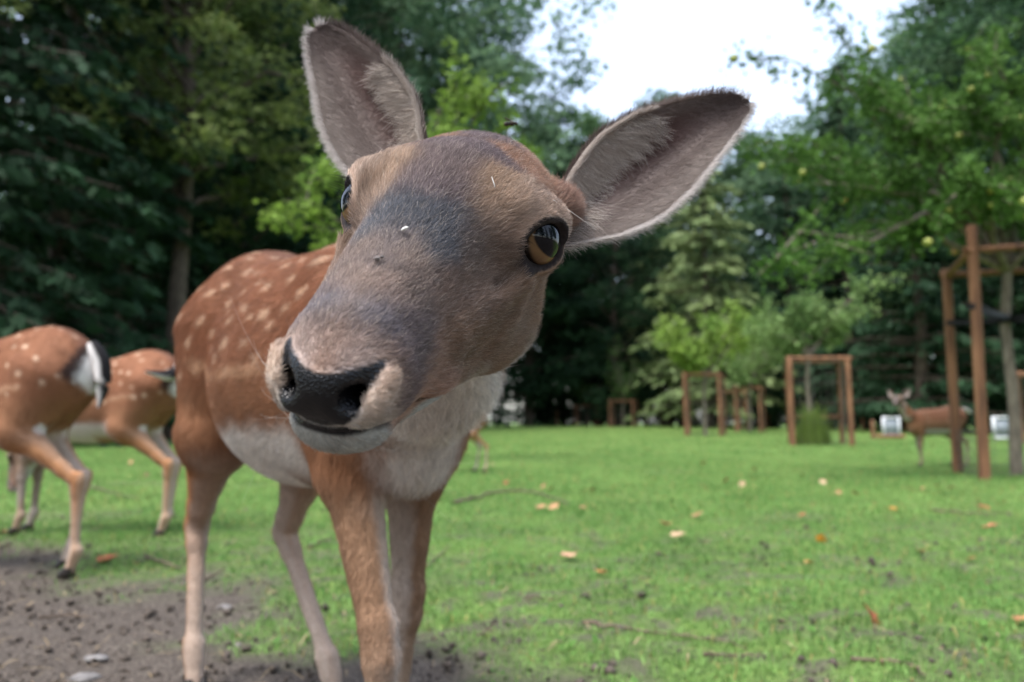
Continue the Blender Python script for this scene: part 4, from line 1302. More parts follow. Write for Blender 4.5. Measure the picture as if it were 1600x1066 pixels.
    words = ['at the foot of the spruce left of the grazing deer', 'behind the rump of the first grazing doe', 'between the two grazing does', 'behind the hip of the near doe', 'behind the back of the near doe',
             'behind the wire fence post under the sky gap', 'behind the smallest stake guard', 'behind the small far stake guard with the thin sapling', 'in the gap beside the paler larch', 'behind the broad pale apple tree',
             'behind the slim far apple sapling', 'behind the square stake guard', 'between the square stake guard and the stub post', 'behind the small white panel', 'behind the rump of the standing doe',
             'behind the strapped stake guard', 'behind the trunk of the fruiting apple tree', 'past the far side of the fruiting apple tree']
    for i, u in enumerate(us):
        d = np.interp(u, [-100, 300, 800, 1100, 1700], [25, 33, 50, 47, 33]) + rng.uniform(-1.5, 1.5)
        plant_tree('low', 'shrub', px(u, d), d, rng.uniform(0, 6), rng.uniform(.75, 1.05), 'dark rounded shrub ' + words[i], 'shrub', G2)
    # the wood goes on behind
    n = 46
    C0, S0 = [], []
    for i in range(n):
        u = -500 + 2600 * i / (n - 1); d = np.interp(u, [-500, 300, 900, 1700, 2100], [34, 48, 66, 52, 40]) + rng.uniform(-3, 3)
        for z in np.arange(1.0, np.interp(u, [300, 850, 1000, 1250, 1500], [19, 17, 14, 14, 18]), 2.6):
            if (780 < u < 930 and 1.5 < z < 9 and rng.random() < .75) or (160 < u < 280 and z < 6 and rng.random() < .6): continue
            C0.append((px(u, d) + rng.normal(0, .8), d + rng.normal(0, 1), z + rng.normal(0, .5))); S0.append(rng.uniform(1.4, 2.4))
    C0, S0 = np.array(C0), np.array(S0); m = 60000
    idx = rng.integers(0, len(C0), m); dd = rng.normal(0, 1, (m, 3)); dd /= np.linalg.norm(dd, axis=1, keepdims=True)
    P = C0[idx] + dd * (S0[idx] * rng.random(m) ** .4)[:, None]; P = P[P[:, 2] > .05]
    V, F = leaves_at(P, .55, rng)
    t = rng.random(len(P)); c = (np.outer(1 - t, dk[0]) + np.outer(t, dk[1])) * .9
    o = obj_np('wood', V, F, M_LEAF, colors=np.repeat(c, 4, 0), smooth=False)
    tag(o, 'dark leafy mass of the wood behind the front trees', 'wood', kind='stuff')
# ------------------------------------------------------------------ orchard: apple trees, guards
M_WOOD = mat_noise('stake_wood', lin(84, 60, 46), lin(148, 108, 80), scale=16, bump=.35, stretch=(1, 1, .12), rough=.8, c3=lin(122, 86, 62))
M_WIRE = mat_noise('wire', lin(70, 66, 62), lin(110, 104, 98), scale=30, rough=.5, bump=.1)
M_STRAP = mat_noise('rubber_strap', lin(16, 16, 18), lin(30, 30, 32), scale=40, rough=.7)
M_APPLE = mat_noise('apple_skin', lin(126, 146, 58), lin(168, 170, 88), scale=12, rough=.35, bump=.02, spec=.5)
M_APPLE_R = mat_noise('apple_skin_red', lin(150, 70, 46), lin(190, 150, 80), scale=9, rough=.35, bump=.02, spec=.5)

def post_mesh(h, r, seed):
    rng = np.random.default_rng(seed); k, n = 9, 12
    z = np.linspace(-.12, h, k); a = np.linspace(0, 2 * math.pi, n, endpoint=False)
    V = []
    for i, zz in enumerate(z):
        rr = r * (1.06 - .10 * i / k) * (1 + rng.normal(0, .015, n))
        V.append(np.stack([np.cos(a) * rr, np.sin(a) * rr, np.full(n, zz)], 1))
    rr = r * .8; V.append(np.stack([np.cos(a) * rr, np.sin(a) * rr, np.full(n, h + r * .18)], 1))
    V = np.concatenate(V); gi = np.arange((k + 1) * n).reshape(k + 1, n)
    F = np.stack([gi[:-1], np.roll(gi[:-1], -1, 1), np.roll(gi[1:], -1, 1), gi[1:]], -1).reshape(-1, 4)
    top = gi[-1]
    F2 = np.array([[top[0], top[i], top[i + 1]] for i in range(1, n - 1)])
    return V, [F, F2]

def guard(name, label, corners, h, r, rails, group, rail_z, wire=None, seed=0, extra_top=0.0, rr=.7):
    c = np.mean(corners, 0); z0 = float(ground_z(*c))
    root = empty(name, (c[0], c[1], z0))
    tag(root, label, 'tree guard', group)
    for i, p in enumerate(corners):
        V, F = post_mesh(h + (extra_top if i == 0 else 0), r, seed * 10 + i)
        o = obj_np('post', V, F, M_WOOD, root); o.location = (p[0] - c[0], p[1] - c[1], 0)
        o.rotation_euler = (.012 * math.sin(seed + i * 2.1), .012 * math.cos(seed * 1.3 + i), i * 1.1)
    for (i, j, z) in rails:
        a, b = np.array([*corners[i], z]), np.array([*corners[j], z]); d = _norm(b - a)
        a, b = a - d * r * 1.3, b + d * r * 1.3
        out = _norm(np.append((np.array(corners[i]) + corners[j]) / 2 - c, 0)) * 0.0
        mid = (a + b) / 2
        pts = np.array([a, a + (b - a) * .33, a + (b - a) * .66, b]) - np.array([c[0], c[1], 0]) + out
        V, F = tube(pts, np.full(4, r * rr), 8)
        caps = np.array([[0, 1, 2, 3], [0, 3, 4, 7], [4, 5, 6, 7]]); caps2 = caps + len(V) - 8
        obj_np('rail', V, np.concatenate([F, caps, caps2]), M_WOOD, root)
    if wire:
        P = []
        for i in range(4):
            a, b = np.array(corners[i]) - c, np.array(corners[(i + 1) % 4]) - c
            for t in np.linspace(.04, .96, wire[1]):
                q = a + (b - a) * t; P.append(tube([(q[0], q[1], -.02), (q[0], q[1], wire[0])], [.0032, .0032], 4))
            for z in np.linspace(.06, wire[0], 5):
                P.append(tube([(a[0], a[1], z), (b[0], b[1], z)], [.0022, .0022], 4))
        V, F = join(P); obj_np('wire_mesh', V, F, M_WIRE, root)
    return root

def apple_tree(label, loc, th, limbs, leaves, lsize, cols, seed, trunk_r=.05, apples=0, group=None, spread=.30, nsub=5, bark=M_BARK_PALE, aim=None):
    """limbs: end points relative to the trunk foot"""
    rng = np.random.default_rng(seed)
    root = empty('apple_tree', (loc[0], loc[1], float(ground_z(*loc))))
    tag(root, label, 'tree', group)
    top = np.array([.03, -.02, th])
    tr = [tube([(0, 0, -.05), (.02, .01, th * .35), (-.01, .02, th * .7), top], trunk_r * np.array([1.15, 1, .92, .85]), 9)]
    L, twig = [], []
    for e in limbs:
        e = np.array(e, float); d = e - top; n = np.linalg.norm(d)
        pts = [top - np.array([0, 0, .06])] + [top + d * t + np.array([0, 0, .14 * n * math.sin(math.pi * t)]) + rng.normal(0, .035 * n, 3) * (t < 1) for t in (.2, .4, .6, .8, 1)]
        tr.append(tube(pts, trunk_r * np.array([.7, .55, .42, .30, .2, .07]), 6))
        pts = np.array(pts)
        for k in range(nsub):
            t = rng.uniform(.22, 1); i = min(int(t * 5), 4); p = pts[i] + (pts[i + 1] - pts[i]) * (t * 5 - i)
            q = p + rng.normal(0, 1, 3) * np.array([1, 1, .7]) * spread * n * .55 + d / n * .12 * n
            m = (p + q) / 2 + np.array([0, 0, .05 * n])
            tr.append(tube([p, m, q], trunk_r * np.array([.22, .15, .05]), 5)); twig.append((p, m, q))
    for a, m, b in twig:
        L.append(np.stack([(1 - t) ** 2 * a + 2 * t * (1 - t) * m + t * t * b for t in rng.random(leaves // len(twig) + 1)]))
    P = np.concatenate(L); P = P + rng.normal(0, 1, P.shape) * lsize * .95
    V, F = leaves_at(P, lsize, rng, droop=.35, aspect=.62)
    tone = vnoise(P, 2.0 / max(lsize * 14, .5), seed + 4); k = rng.random(len(P))
    c = np.outer(1 - tone, cols[0]) + np.outer(tone, cols[1]); c *= rng.normal(1, .2, (len(P), 1)).clip(.5, 1.7)
    tv, tf = join(tr)
    obj_np('trunk', tv, tf, bark, root)
    obj_np('crown', V, F, M_LEAF, root, colors=np.repeat(c, 4, 0), smooth=False)
    if apples:
        th_ = np.linspace(0, math.pi, 8); ph = np.linspace(0, 2 * math.pi, 10, endpoint=False); T, Q = np.meshgrid(th_, ph, indexing='ij')
        r = .036 * (1 - .16 * np.exp(-(T / .42) ** 2) - .10 * np.exp(-((math.pi - T) / .35) ** 2))
        v = np.stack([r * np.sin(T) * np.cos(Q), r * np.sin(T) * np.sin(Q), r * np.cos(T) * .92], -1).reshape(-1, 3)
        gi = np.arange(80).reshape(8, 10); f = np.stack([gi[:-1], gi[1:], np.roll(gi[1:], -1, 1), np.roll(gi[:-1], -1, 1)], -1).reshape(-1, 4)
        mg, mr = mesh_np('apple', v, f, (M_APPLE,)), mesh_np('apple', v, f, (M_APPLE_R,))
        pick = [b for _, _, b in twig] + [m for _, m, _ in twig]
        order = rng.permutation(len(pick))[:apples]
        for i in order:
            o = link(bpy.data.objects.new('apple', mr if rng.random() < .15 else mg), root)
            o.location = tuple(np.array(pick[i]) + np.array([rng.normal(0, .03), rng.normal(0, .03), -.045])); o.scale = (rng.uniform(.75, 1.1),) * 3
    return root

def build_orchard():
    G = 'wooden stake guards round young trees'
    lime = (lin(50, 84, 36), lin(98, 132, 60)); fresh = (lin(84, 120, 48), lin(138, 162, 74)); grey = (lin(84, 116, 66), lin(140, 162, 100))
    # the guard at the edge of the picture
    A, B = np.array([4.10, 6.87]), np.array([4.53, 8.04]); e = np.array([1.17, -.43])
    corners = [tuple(A), tuple(B), tuple(B + e), tuple(A + e)]
    g = guard('tree_guard', 'tall wooden stake guard with rails and black straps round the fruiting apple tree', corners, 2.08, .046, [(0, 1, 2.02), (1, 2, 2.03), (2, 3, 1.98), (3, 0, 2.03)], G, 2.0, wire=(.42, 9), seed=1, extra_top=.16, rr=.72)
    tx, ty = 4.86, 7.62
    c = np.mean(corners, 0)
    for k, p in enumerate(corners[:4]):
        p = np.array(p) - c; t = np.array([tx, ty]) - c
        d = _norm(t - p); sd = np.array([-d[1], d[0]])
        pts = []
        z = 1.52
        P = np.array([(*(p - d * .055 + sd * .02), z), (*(p + sd * .058), z), (*((p * .6 + t * .4) + sd * .03), z - .01), (*(t + sd * .062), z - .02), (*(t + d * .06), z - .02), (*(t - sd * .062), z - .02), (*((p * .6 + t * .4) - sd * .03), z - .01), (*(p - sd * .058), z), (*(p - d * .055 - sd * .02), z)])
        V = np.concatenate([P + np.array([0, 0, .026]), P - np.array([0, 0, .026])]); n = len(P)
        F = np.array([[i, i + 1, i + 1 + n, i + n] for i in range(n - 1)] + [[n - 1, 0, n, 2 * n - 1]])
        obj_np('strap', V, F, M_STRAP, g)
    apple_tree('fruiting apple tree with pale apples inside the tall strapped stake guard', (tx, ty), 2.05,
               [(-2.75, -1.0, 1.75), (-2.2, -.9, 2.6), (-1.5, -.6, 3.3), (-2.3, -.2, 3.1), (-.6, -.8, 3.6), (.4, -.4, 3.8), (-1.1, .5, 4.1), (.9, .5, 3.3), (1.6, -.5, 2.9), (-1.2, -1.3, 2.35), (.5, -1.2, 2.7), (-.2, -.3, 4.4), (-1.9, -.6, 3.9)],
               15000, .072, lime, 41, trunk_r=.052, apples=58, spread=.34, nsub=7, group='apple trees in the orchard')
    # young tree behind the doe's head
    apple_tree('bright green young tree behind the head of the doe', (-1.25, 10.2), 2.3,
               [(-1.6, -.3, 3.0), (-1.35, -.2, 3.7), (-.95, .2, 4.05), (-1.75, -.2, 3.4), (.25, 0, 4.75), (.8, -.2, 4.65), (1.25, .2, 4.45), (.6, -.5, 3.6), (-1.55, .2, 2.7), (1.5, .1, 4.0), (.55, .1, 4.8)],
               3600, .105, fresh, 42, trunk_r=.05, group='apple trees in the orchard', spread=.22, nsub=5)
    # guard in the middle distance, with rank grass inside
    d = 16.5; cs = [(5.88, d), (7.12, d), (7.42, d + 1.2), (6.26, d + 1.2)]
    guard('tree_guard', 'square wooden stake guard with rank grass and a crossbar round a thin trunk', cs, 1.86, .055, [(0, 1, 1.83), (1, 2, 1.80), (2, 3, 1.84), (3, 0, 1.80), (2, 3, .60)], G, 1.8, wire=(1.75, 9), seed=2)
    apple_tree('pale leafy apple tree growing out of the square stake guard', (6.47, d + .6), 1.95,
               [(-1.0, -.2, 2.4), (-.9, .3, 2.9), (-.3, -.3, 3.1), (.4, .1, 3.0), (1.0, -.1, 2.9), (.9, .2, 2.4), (1.3, -.2, 3.3), (-.5, .1, 2.2)], 3000, .12, grey, 43, trunk_r=.05, group='apple trees in the orchard', spread=.26)
    # rank grass tuft
    rng = np.random.default_rng(12); n = 900
    a = rng.uniform(0, 6.28, n); r0 = rng.random(n) ** .8 * .40; h = (.88 * (1 - (r0 / .42) ** 1.4) + .10) * rng.uniform(.45, 1.12, n)
    b0 = np.stack([6.45 + np.cos(a) * r0, d + .05 + .35 + np.sin(a) * r0 * .8, np.zeros(n)], 1)
    dr = np.stack([np.cos(a), np.sin(a), np.zeros(n)], 1); sd = np.stack([-np.sin(a), np.cos(a), np.zeros(n)], 1)
    mid = b0 + dr * (h * .12)[:, None] + np.array([0, 0, 1]) * (h * .6)[:, None]; tip = b0 + dr * (h * .25 + rng.normal(0, .10, n))[:, None] + np.array([0, 0, 1]) * h[:, None]
    V = np.stack([b0 - sd * .008, b0 + sd * .008, mid + sd * .008, mid - sd * .008, tip], 1).reshape(-1, 3); V -= np.array([6.45, d + .4, 0])
    i = np.arange(n)[:, None] * 5
    o = obj_np('grass_tuft', V, [i + np.array([0, 1, 2, 3]), i + np.array([3, 2, 4])], M_LEAF, colors=np.repeat(lin(120, 142, 70) * rng.normal(1, .2, (n, 1)).clip(.5, 1.5), 5, 0), smooth=False)
    o.location = (6.45, d + .4, float(ground_z(6.45, d + .4)))
    tag(o, 'tall rank grass tuft inside the square stake guard', 'grass tuft')
    # the far guards
    def far(label, u0, u1, d, h, depth=1.1, seed=3, r=.05, lab2=None, H=3.2, R=1.2, n=1500, cols=grey, wire=None):
        cs = [(px(u0, d), d), (px(u1, d), d), (px(u1 + 6, d + depth), d + depth), (px(u0 + 5, d + depth), d + depth)]
        guard('tree_guard', label, cs, h, r, [(0, 1, h - .06), (1, 2, h - .09), (2, 3, h - .06), (3, 0, h - .09)], G, h, seed=seed, wire=(h - .12, 7))
        c = np.mean(cs, 0)
        if lab2:
            rg = np.random.default_rng(seed)
            limbs = [(R * math.cos(k * 2.4) * rg.uniform(.6, 1), R * math.sin(k * 2.4) * rg.uniform(.5, 1) * .8, h + (H - h) * rg.uniform(.15, 1)) for k in range(9)]
            apple_tree(lab2, tuple(c), h * .95, limbs, n, .17, cols, 50 + seed, trunk_r=.06, group='apple trees in the orchard', spread=.32)
    far('wooden stake guard under the broad pale apple crown', 1070, 1124, 25, 2.02, seed=3, lab2='broad pale green apple tree in a stake guard before the larch', H=4.1, R=2.0, n=3400, cols=(lin(96, 130, 58), lin(150, 174, 84)))
    far('low far stake guard next to the guard under the broad apple crown', 1148, 1186, 30, 1.75, seed=4, lab2='slim far apple sapling beside the broad apple tree', H=3.6, R=1.5, n=1800)
    far('small far stake guard with a sapling before the dark wood', 952, 988, 39, 1.35, seed=5, lab2='thin sapling in a small far stake guard', H=4.0, R=.75, n=700, cols=(lin(60, 88, 50), lin(96, 124, 66)))
    far('smallest stake guard, at the far edge of the lawn', 899, 930, 43, 1.15, seed=6, lab2='small bushy sapling in the smallest stake guard', H=2.3, R=.8, n=700, cols=(lin(54, 80, 46), lin(86, 112, 60)))
    far('bare stake guard without a tree behind the low far guard', 1126, 1164, 34, 1.7, seed=8)
    far('far stake guard glimpsed behind the caged apple tree', 1587, 1640, 17, 1.62, seed=7)

def box(cx, cy, cz, sx, sy, sz):
    V = np.array([(x, y, z) for x in (-.5, .5) for y in (-.5, .5) for z in (-.5, .5)]) * np.array([sx, sy, sz]) + np.array([cx, cy, cz])
    F = np.array([(0, 1, 3, 2), (4, 6, 7, 5), (0, 4, 5, 1), (2, 3, 7, 6), (0, 2, 6, 4), (1, 5, 7, 3)])
    return V, F

def build_fence():
    white = mat_noise('white_paint', lin(205, 208, 212), lin(228, 230, 232), scale=20, rough=.5, bump=.05)
    panel = mat_noise('grey_panel', lin(120, 128, 136), lin(150, 156, 162), scale=8, rough=.6, bump=.05)
    for u, d, lab in ((1389, 23, 'small white framed panel beside the standing deer'), (1562, 20, 'white framed panel behind the caged apple trunk')):
        r = empty('framed_panel', (px(u, d), d, float(ground_z(px(u, d), d)))); tag(r, lab, 'panel', 'white framed panels at the wood edge')
        w, h = .46, .62
        V, F = join([box(-w / 2, 0, h / 2, .05, .05, h), box(w / 2, 0, h / 2, .05, .05, h), box(0, 0, h - .025, w - .05, .045, .05), box(0, 0, .08, w - .05, .045, .05)])
        obj_np('frame', V, F, white, r, smooth=False); V, F = box(0, .01, .33, w - .04, .015, .46); obj_np('board', V, F, panel, r, smooth=False)
    # stub post and low beam
    d = 22; V, F = post_mesh(.55, .055, 70); o = obj_np('stub_post', V, F, M_WOOD); o.location = (px(1360, d), d, 0); tag(o, 'short pale wooden stub post left of the white panel', 'post')
    V, F = tube([(0, 0, .1), (.4, 0, .1), (.85, .02, .1)], [.06] * 3, 8); o = obj_np('beam', V, F, M_WOOD); o.location = (px(1366, d), d + .15, .0); tag(o, 'low wooden beam lying between stub post and white panel', 'beam')
    # wire fence along the wood
    r = empty('wire_fence', (0, 40, 0)); tag(r, 'thin wire fence on wooden posts along the dark wood edge', 'fence')
    us = [640, 812, 870, 1010, 1045, 1200, 1345, 1410, 1475]; ds = [47, 46, 45.5, 45, 44, 40, 35, 32, 30]
    P = []
    pm = post_mesh(.95, .055, 71); me = mesh_np('post', pm[0], pm[1], (M_WOOD,))
    for u, d in zip(us, ds):
        x = px(u, d); z = float(ground_z(x, d)); o = link(bpy.data.objects.new('post', me), r); o.location = (x, d - 40, z); P.append((x, d - 40, z))
    for k, h in enumerate((.3, .6, .9)):
        V, F = tube([(x, y, z + h) for x, y, z in P], [.006] * len(P), 4); obj_np('wire', V, F, M_WIRE, r)

# ------------------------------------------------------------------ the other deer
STAND = dict(fore=[(.250, .075, .560), (.240, .070, .440), (.248, .062, .265), (.238, .060, .080), (.262, .060, .0)],
             hind=[(-.310, .060, .640), (-.225, .085, .470), (-.405, .072, .305), (-.385, .072, .080), (-.358, .072, .0)])
def shift_leg(leg, dx):
    """swing the foot forward or back by dx, easing out towards the hip"""
    w = [0, .15, .55, .95, 1.0] if leg[0][0] > 0 else [0, .25, .6, .95, 1.0]
    return [(x + dx * k, y, z) for (x, y, z), k in zip(leg, w)]

def build_deer(label, origin, fwd, s, neck, neck_r, head_eye, head_fwd, head_up, steps, tail, seed, hgrid, fur=0, spots_n=80, dark=1.0):
    bf = body_frame(origin, fwd, s)
    hfw = _norm(head_fwd); left = _norm(np.cross(head_up, hfw)); up = np.cross(hfw, left)
    Rl = bf[0] @ np.stack([left, hfw, up], 1)
    hf = (Rl, to_world(bf, np.array(head_eye)), s * 1.0)
    pose = dict(fore={'L': shift_leg(STAND['fore'], steps[0]), 'R': shift_leg(mirror_leg(STAND['fore']), steps[1])},
                hind={'L': shift_leg(STAND['hind'], steps[2]), 'R': shift_leg(mirror_leg(STAND['hind']), steps[3])})
    hb = to_local(bf, to_world(hf, np.array([[0, -.085, -.03], [0, -.03, -.04]])))
    pose['neck'] = list(neck) + [hb[0], hb[1]]; pose['neck_r'] = list(neck_r) + [.052, .045]
    O = bf[1].copy(); O[2] = float(ground_z(O[0], O[1]))
    fld, V, F, _, _ = deer_mesh(bf, hf, pose, hgrid, None, False)
    rng = np.random.default_rng(seed)
    N = vertex_normals(V, F); lb = to_local(bf, V)
    spots = make_spots(lb, spots_n, rng)
    def col_all(P, N):
        L = to_local(bf, P); H = to_local(hf, P)
        c = body_color(L, N @ bf[0], spots)
        wn = sstep(.34, .44, L[:, 0])
        cn = np.tile(lin(150, 104, 72), (len(P), 1)); cn = mixc(cn, WHITE, .75 * sstep(0, -.6, N[:, 2]) * sstep(.3, .5, L[:, 2]))
        c = mixc(c, cn * ALB, wn)
        inh = sstep(-.12, -.08, H[:, 1]) * (np.abs(H[:, 0]) < .09) * (H[:, 2] > -.13) * (H[:, 2] < .08) * (H[:, 1] < .2)
        return mixc(c, face_color(H), inh)
    C = col_all(V, N) * dark  # dark scales the coat down to paint in shade
    root = empty('fallow_deer', O)
    tag(root, label, 'deer', 'fallow deer on the grass')
    VV, FF, CC = [V], [F], [C]; off = len(V)
    for sd in (1, -1):
        b_, t_ = np.array([sd * .060, -.088, .010]), np.array([sd * .150, -.150, .105])
        ev, ef, UV, fl, ax = ear_geo(hf, sd, to_world(hf, b_), to_world(hf, t_), hf[0] @ _norm([sd * .5, .75, .25]), nu=14, nv=10)
        VV.append(ev); FF.append(ef + off); CC.append(ear_color(UV, fl, ev)); off += len(ev)
    VV = np.concatenate(VV); z0 = np.array([O[0], O[1], 0])
    obj_np('body', VV - z0, np.concatenate(FF), M_SKIN, root, colors=np.concatenate(CC))
    for sd in (1, -1):
        eyeball('eye', hf, sd, root, z0, big=False)
    for legs in (pose['fore'], pose['hind']):
        for lg in legs.values():
            fe, ho = [to_world(bf, p) for p in lg[3:]]
            v, f = hoof_mesh(fe, ho, bf[0][:, 0]); obj_np('hoof', v - z0, f, M_HOOF, root)
    # tail: black above, white below and at the sides
    tp = np.array(tail, float); k = 14
    t = np.linspace(0, 1, k); pts = np.stack([np.interp(t, np.linspace(0, 1, len(tp)), tp[:, i]) for i in range(3)], 1)
    rad = np.interp(t, [0, .15, .6, 1], [.018, .028, .027, .005])
    v, f = tube(pts, rad, 12); 
    vn = vertex_normals(v, f); outw = vn @ _norm([-.8, 0, .6]) 
    cen = np.repeat(pts, 12, 0); vn = vn * np.sign(((v - cen) * vn).sum(1, keepdims=True) + 1e-12); outw = vn @ _norm([-.8, 0, .6])
    tc = mixc(np.tile(lin(226, 222, 218) * ALB, (len(v), 1)), BLACK, sstep(.05, .35, outw))
    obj_np('tail', to_world(bf, v) - z0, f, M_SKIN, root, colors=tc)
    if fur:
        fi, w = sample_faces(V, F, fur, rng=rng)
        P, n = lerp_attr(V, fi, w), lerp_attr(N, fi, w); n /= np.linalg.norm(n, axis=1, keepdims=True)
        D = lerp_attr(fld.flow(V), fi, w); c = col_all(P, n) * rng.normal(1, .15, (fur, 1)).clip(.5, 1.6)
        L = to_local(bf, P)
        make_hair('fur', P - z0, D, n, np.interp(L[:, 2], [.1, .4, .5], [.007, .012, .017]), .22, .00042, c, M_FUR, root, curl=.2, npts=3, rng=rng)
    return root

def build_herd():
    graze = [(.26, 0, .605), (.40, 0, .560), (.50, 0, .450)]
    build_deer('grazing spotted doe with white-edged black tail hanging, rump nearest the dark earth', (-1.87, 2.70), (-.996, .09), 1.0, graze, [.115, .085, .066],
               (.60, .02, .27), (.25, .1, -1), (1, 0, .2), (.05, -.05, -.085, .03), [(-.435, 0, .765), (-.475, .0, .70), (-.485, .0, .62), (-.475, .005, .545)], 61, .0085, fur=45000)
    build_deer('grazing spotted doe with tail swung aside, standing beyond the other grazing doe', (-1.93, 3.58), (-.994, .11), 1.0, [(.26, 0, .605), (.31, 0, .540), (.33, 0, .450)], [.115, .085, .066],
               (.310, .02, .345), (.40, .1, -1), (1, 0, .40), (.02, .05, -.05, .02), [(-.430, 0, .755), (-.475, .07, .720), (-.450, .14, .695), (-.385, .195, .710)], 62, .0085, fur=30000)
    build_deer('small doe half hidden behind the chest of the near doe', (-.600, 7.85), (-.96, -.28), .82, graze, [.115, .085, .066],
               (.58, .02, .30), (.3, .1, -1), (1, 0, .3), (0, .05, -.03, .06), [(-.435, 0, .765), (-.475, .0, .70), (-.485, .0, .62), (-.475, .005, .56)], 63, .012)
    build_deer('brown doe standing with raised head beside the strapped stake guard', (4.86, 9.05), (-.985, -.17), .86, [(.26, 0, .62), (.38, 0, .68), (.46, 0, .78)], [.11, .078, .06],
               (.560, .03, .890), (.75, .62, -.22), (.2, .1, 1), (.03, -.07, -.02, .08), [(-.435, 0, .765), (-.50, .0, .755), (-.55, .0, .72), (-.59, 0, .70)], 64, .012, spots_n=40, dark=.62)  # coat darkened: the shade she stands in is put into its colour
# ------------------------------------------------------------------ small things on the ground
def gpt(u, v):
    """ground point seen at a picture position (flat ground)"""
    c, s = math.cos(PITCH), math.sin(PITCH); a, b = (u - 800) / 1222.0, -(v - 533) / 1222.0
    d = np.array([a, c - b * s, s + b * c]); t = -CAM_Z / d[2]
    return d[0] * t, d[1] * t

def leaf_mesh_fallen(seed, lobed=True):
    """curled dead leaf with midrib fold; lobed like oak or plain"""
    rng = np.random.default_rng(seed); n = 13
    t = np.linspace(0, 1, n)
    w = np.sin(np.pi * t ** .8) * .36 * (1 + (.30 * np.sin(t * 19 + seed) if lobed else 0))
    curl, twist = rng.uniform(.15, .5), rng.uniform(-.5, .5)
    rows = []
    for i, tt in enumerate(t):
        z = curl * (tt - .5) ** 2 * 1.4 + .03 * math.sin(tt * 7 + seed); f = .25 + .5 * rng.random() * .4
        a = twist * (tt - .5)
        for sgn in (-1, -.5, 0, .5, 1):
            x = sgn * w[i]; rows.append((x * math.cos(a), tt - .5, z + abs(sgn) ** 1.3 * f * w[i] * 1.1 + x * math.sin(a)))
    V = np.array(rows); V[:, 2] -= V[:, 2].min()
    gi = np.arange(n * 5).reshape(n, 5)
    F = np.stack([gi[:-1, :-1], gi[:-1, 1:], gi[1:, 1:], gi[1:, :-1]], -1).reshape(-1, 4)
    return V, F

LEAVES = [  # picture position, size (m), colour, heading, words
    (888, 874, .10, (186, 146, 118), .4, 'large pale tan dead leaf lying flat on the grass'),
    (940, 900, .055, (170, 112, 66), 1.2, 'small curled brown leaf near the large pale one'),
    (1282, 848, .075, (222, 150, 50), 2.6, 'bright orange-yellow leaf standing up in the grass'),
    (1360, 975, .095, (150, 92, 60), .9, 'curled red-brown leaf standing on edge in the near lawn'),
    (1597, 978, .07, (176, 122, 84), 2.2, 'tan curled leaf on the near lawn by the side of the meadow'),
    (1537, 797, .09, (160, 100, 66), .2, 'broad brown leaf on the lawn before the strapped guard'),
    (1546, 832, .08, (176, 118, 84), 1.0, 'light brown leaf next to the broad brown one'),
    (1395, 800, .07, (190, 130, 60), 1.7, 'flat ochre leaf in the mid lawn'),
    (1263, 883, .045, (206, 150, 90), .7, 'tiny pale orange leaf below the orange-yellow one'),
    (1135, 842, .035, (224, 214, 204), .3, 'tiny whitish petal-like leaf in the lawn'),
    (168, 884, .11, (170, 104, 64), .35, 'curled brown oak leaf beside the hoof of the grazing doe'),
    (5, 838, .09, (150, 108, 78), 1.9, 'dull brown leaf near the bare earth edge'),
    (1518, 880, .04, (160, 112, 70), .5, 'small brown leaf half sunk in the grass'),
    (1440, 868, .05, (150, 110, 70), 2.9, 'small dull leaf lying flat in the thin grass')]
FAR_LEAVES = [(1310, 772), (1336, 775), (1160, 760), (1012, 707), (1255, 747), (1285, 757), (1443, 768), (1465, 764), (1545, 742), (850, 768), (862, 772), (925, 773), (910, 800), (790, 760), (815, 729), (1100, 728), (1040, 825), (1060, 842), (1090, 812), (1135, 756), (1485, 768), (845, 800), (700, 745), (770, 730), (865, 800), (1255, 813), (230, 745), (205, 727), (195, 700), (1180, 740)]

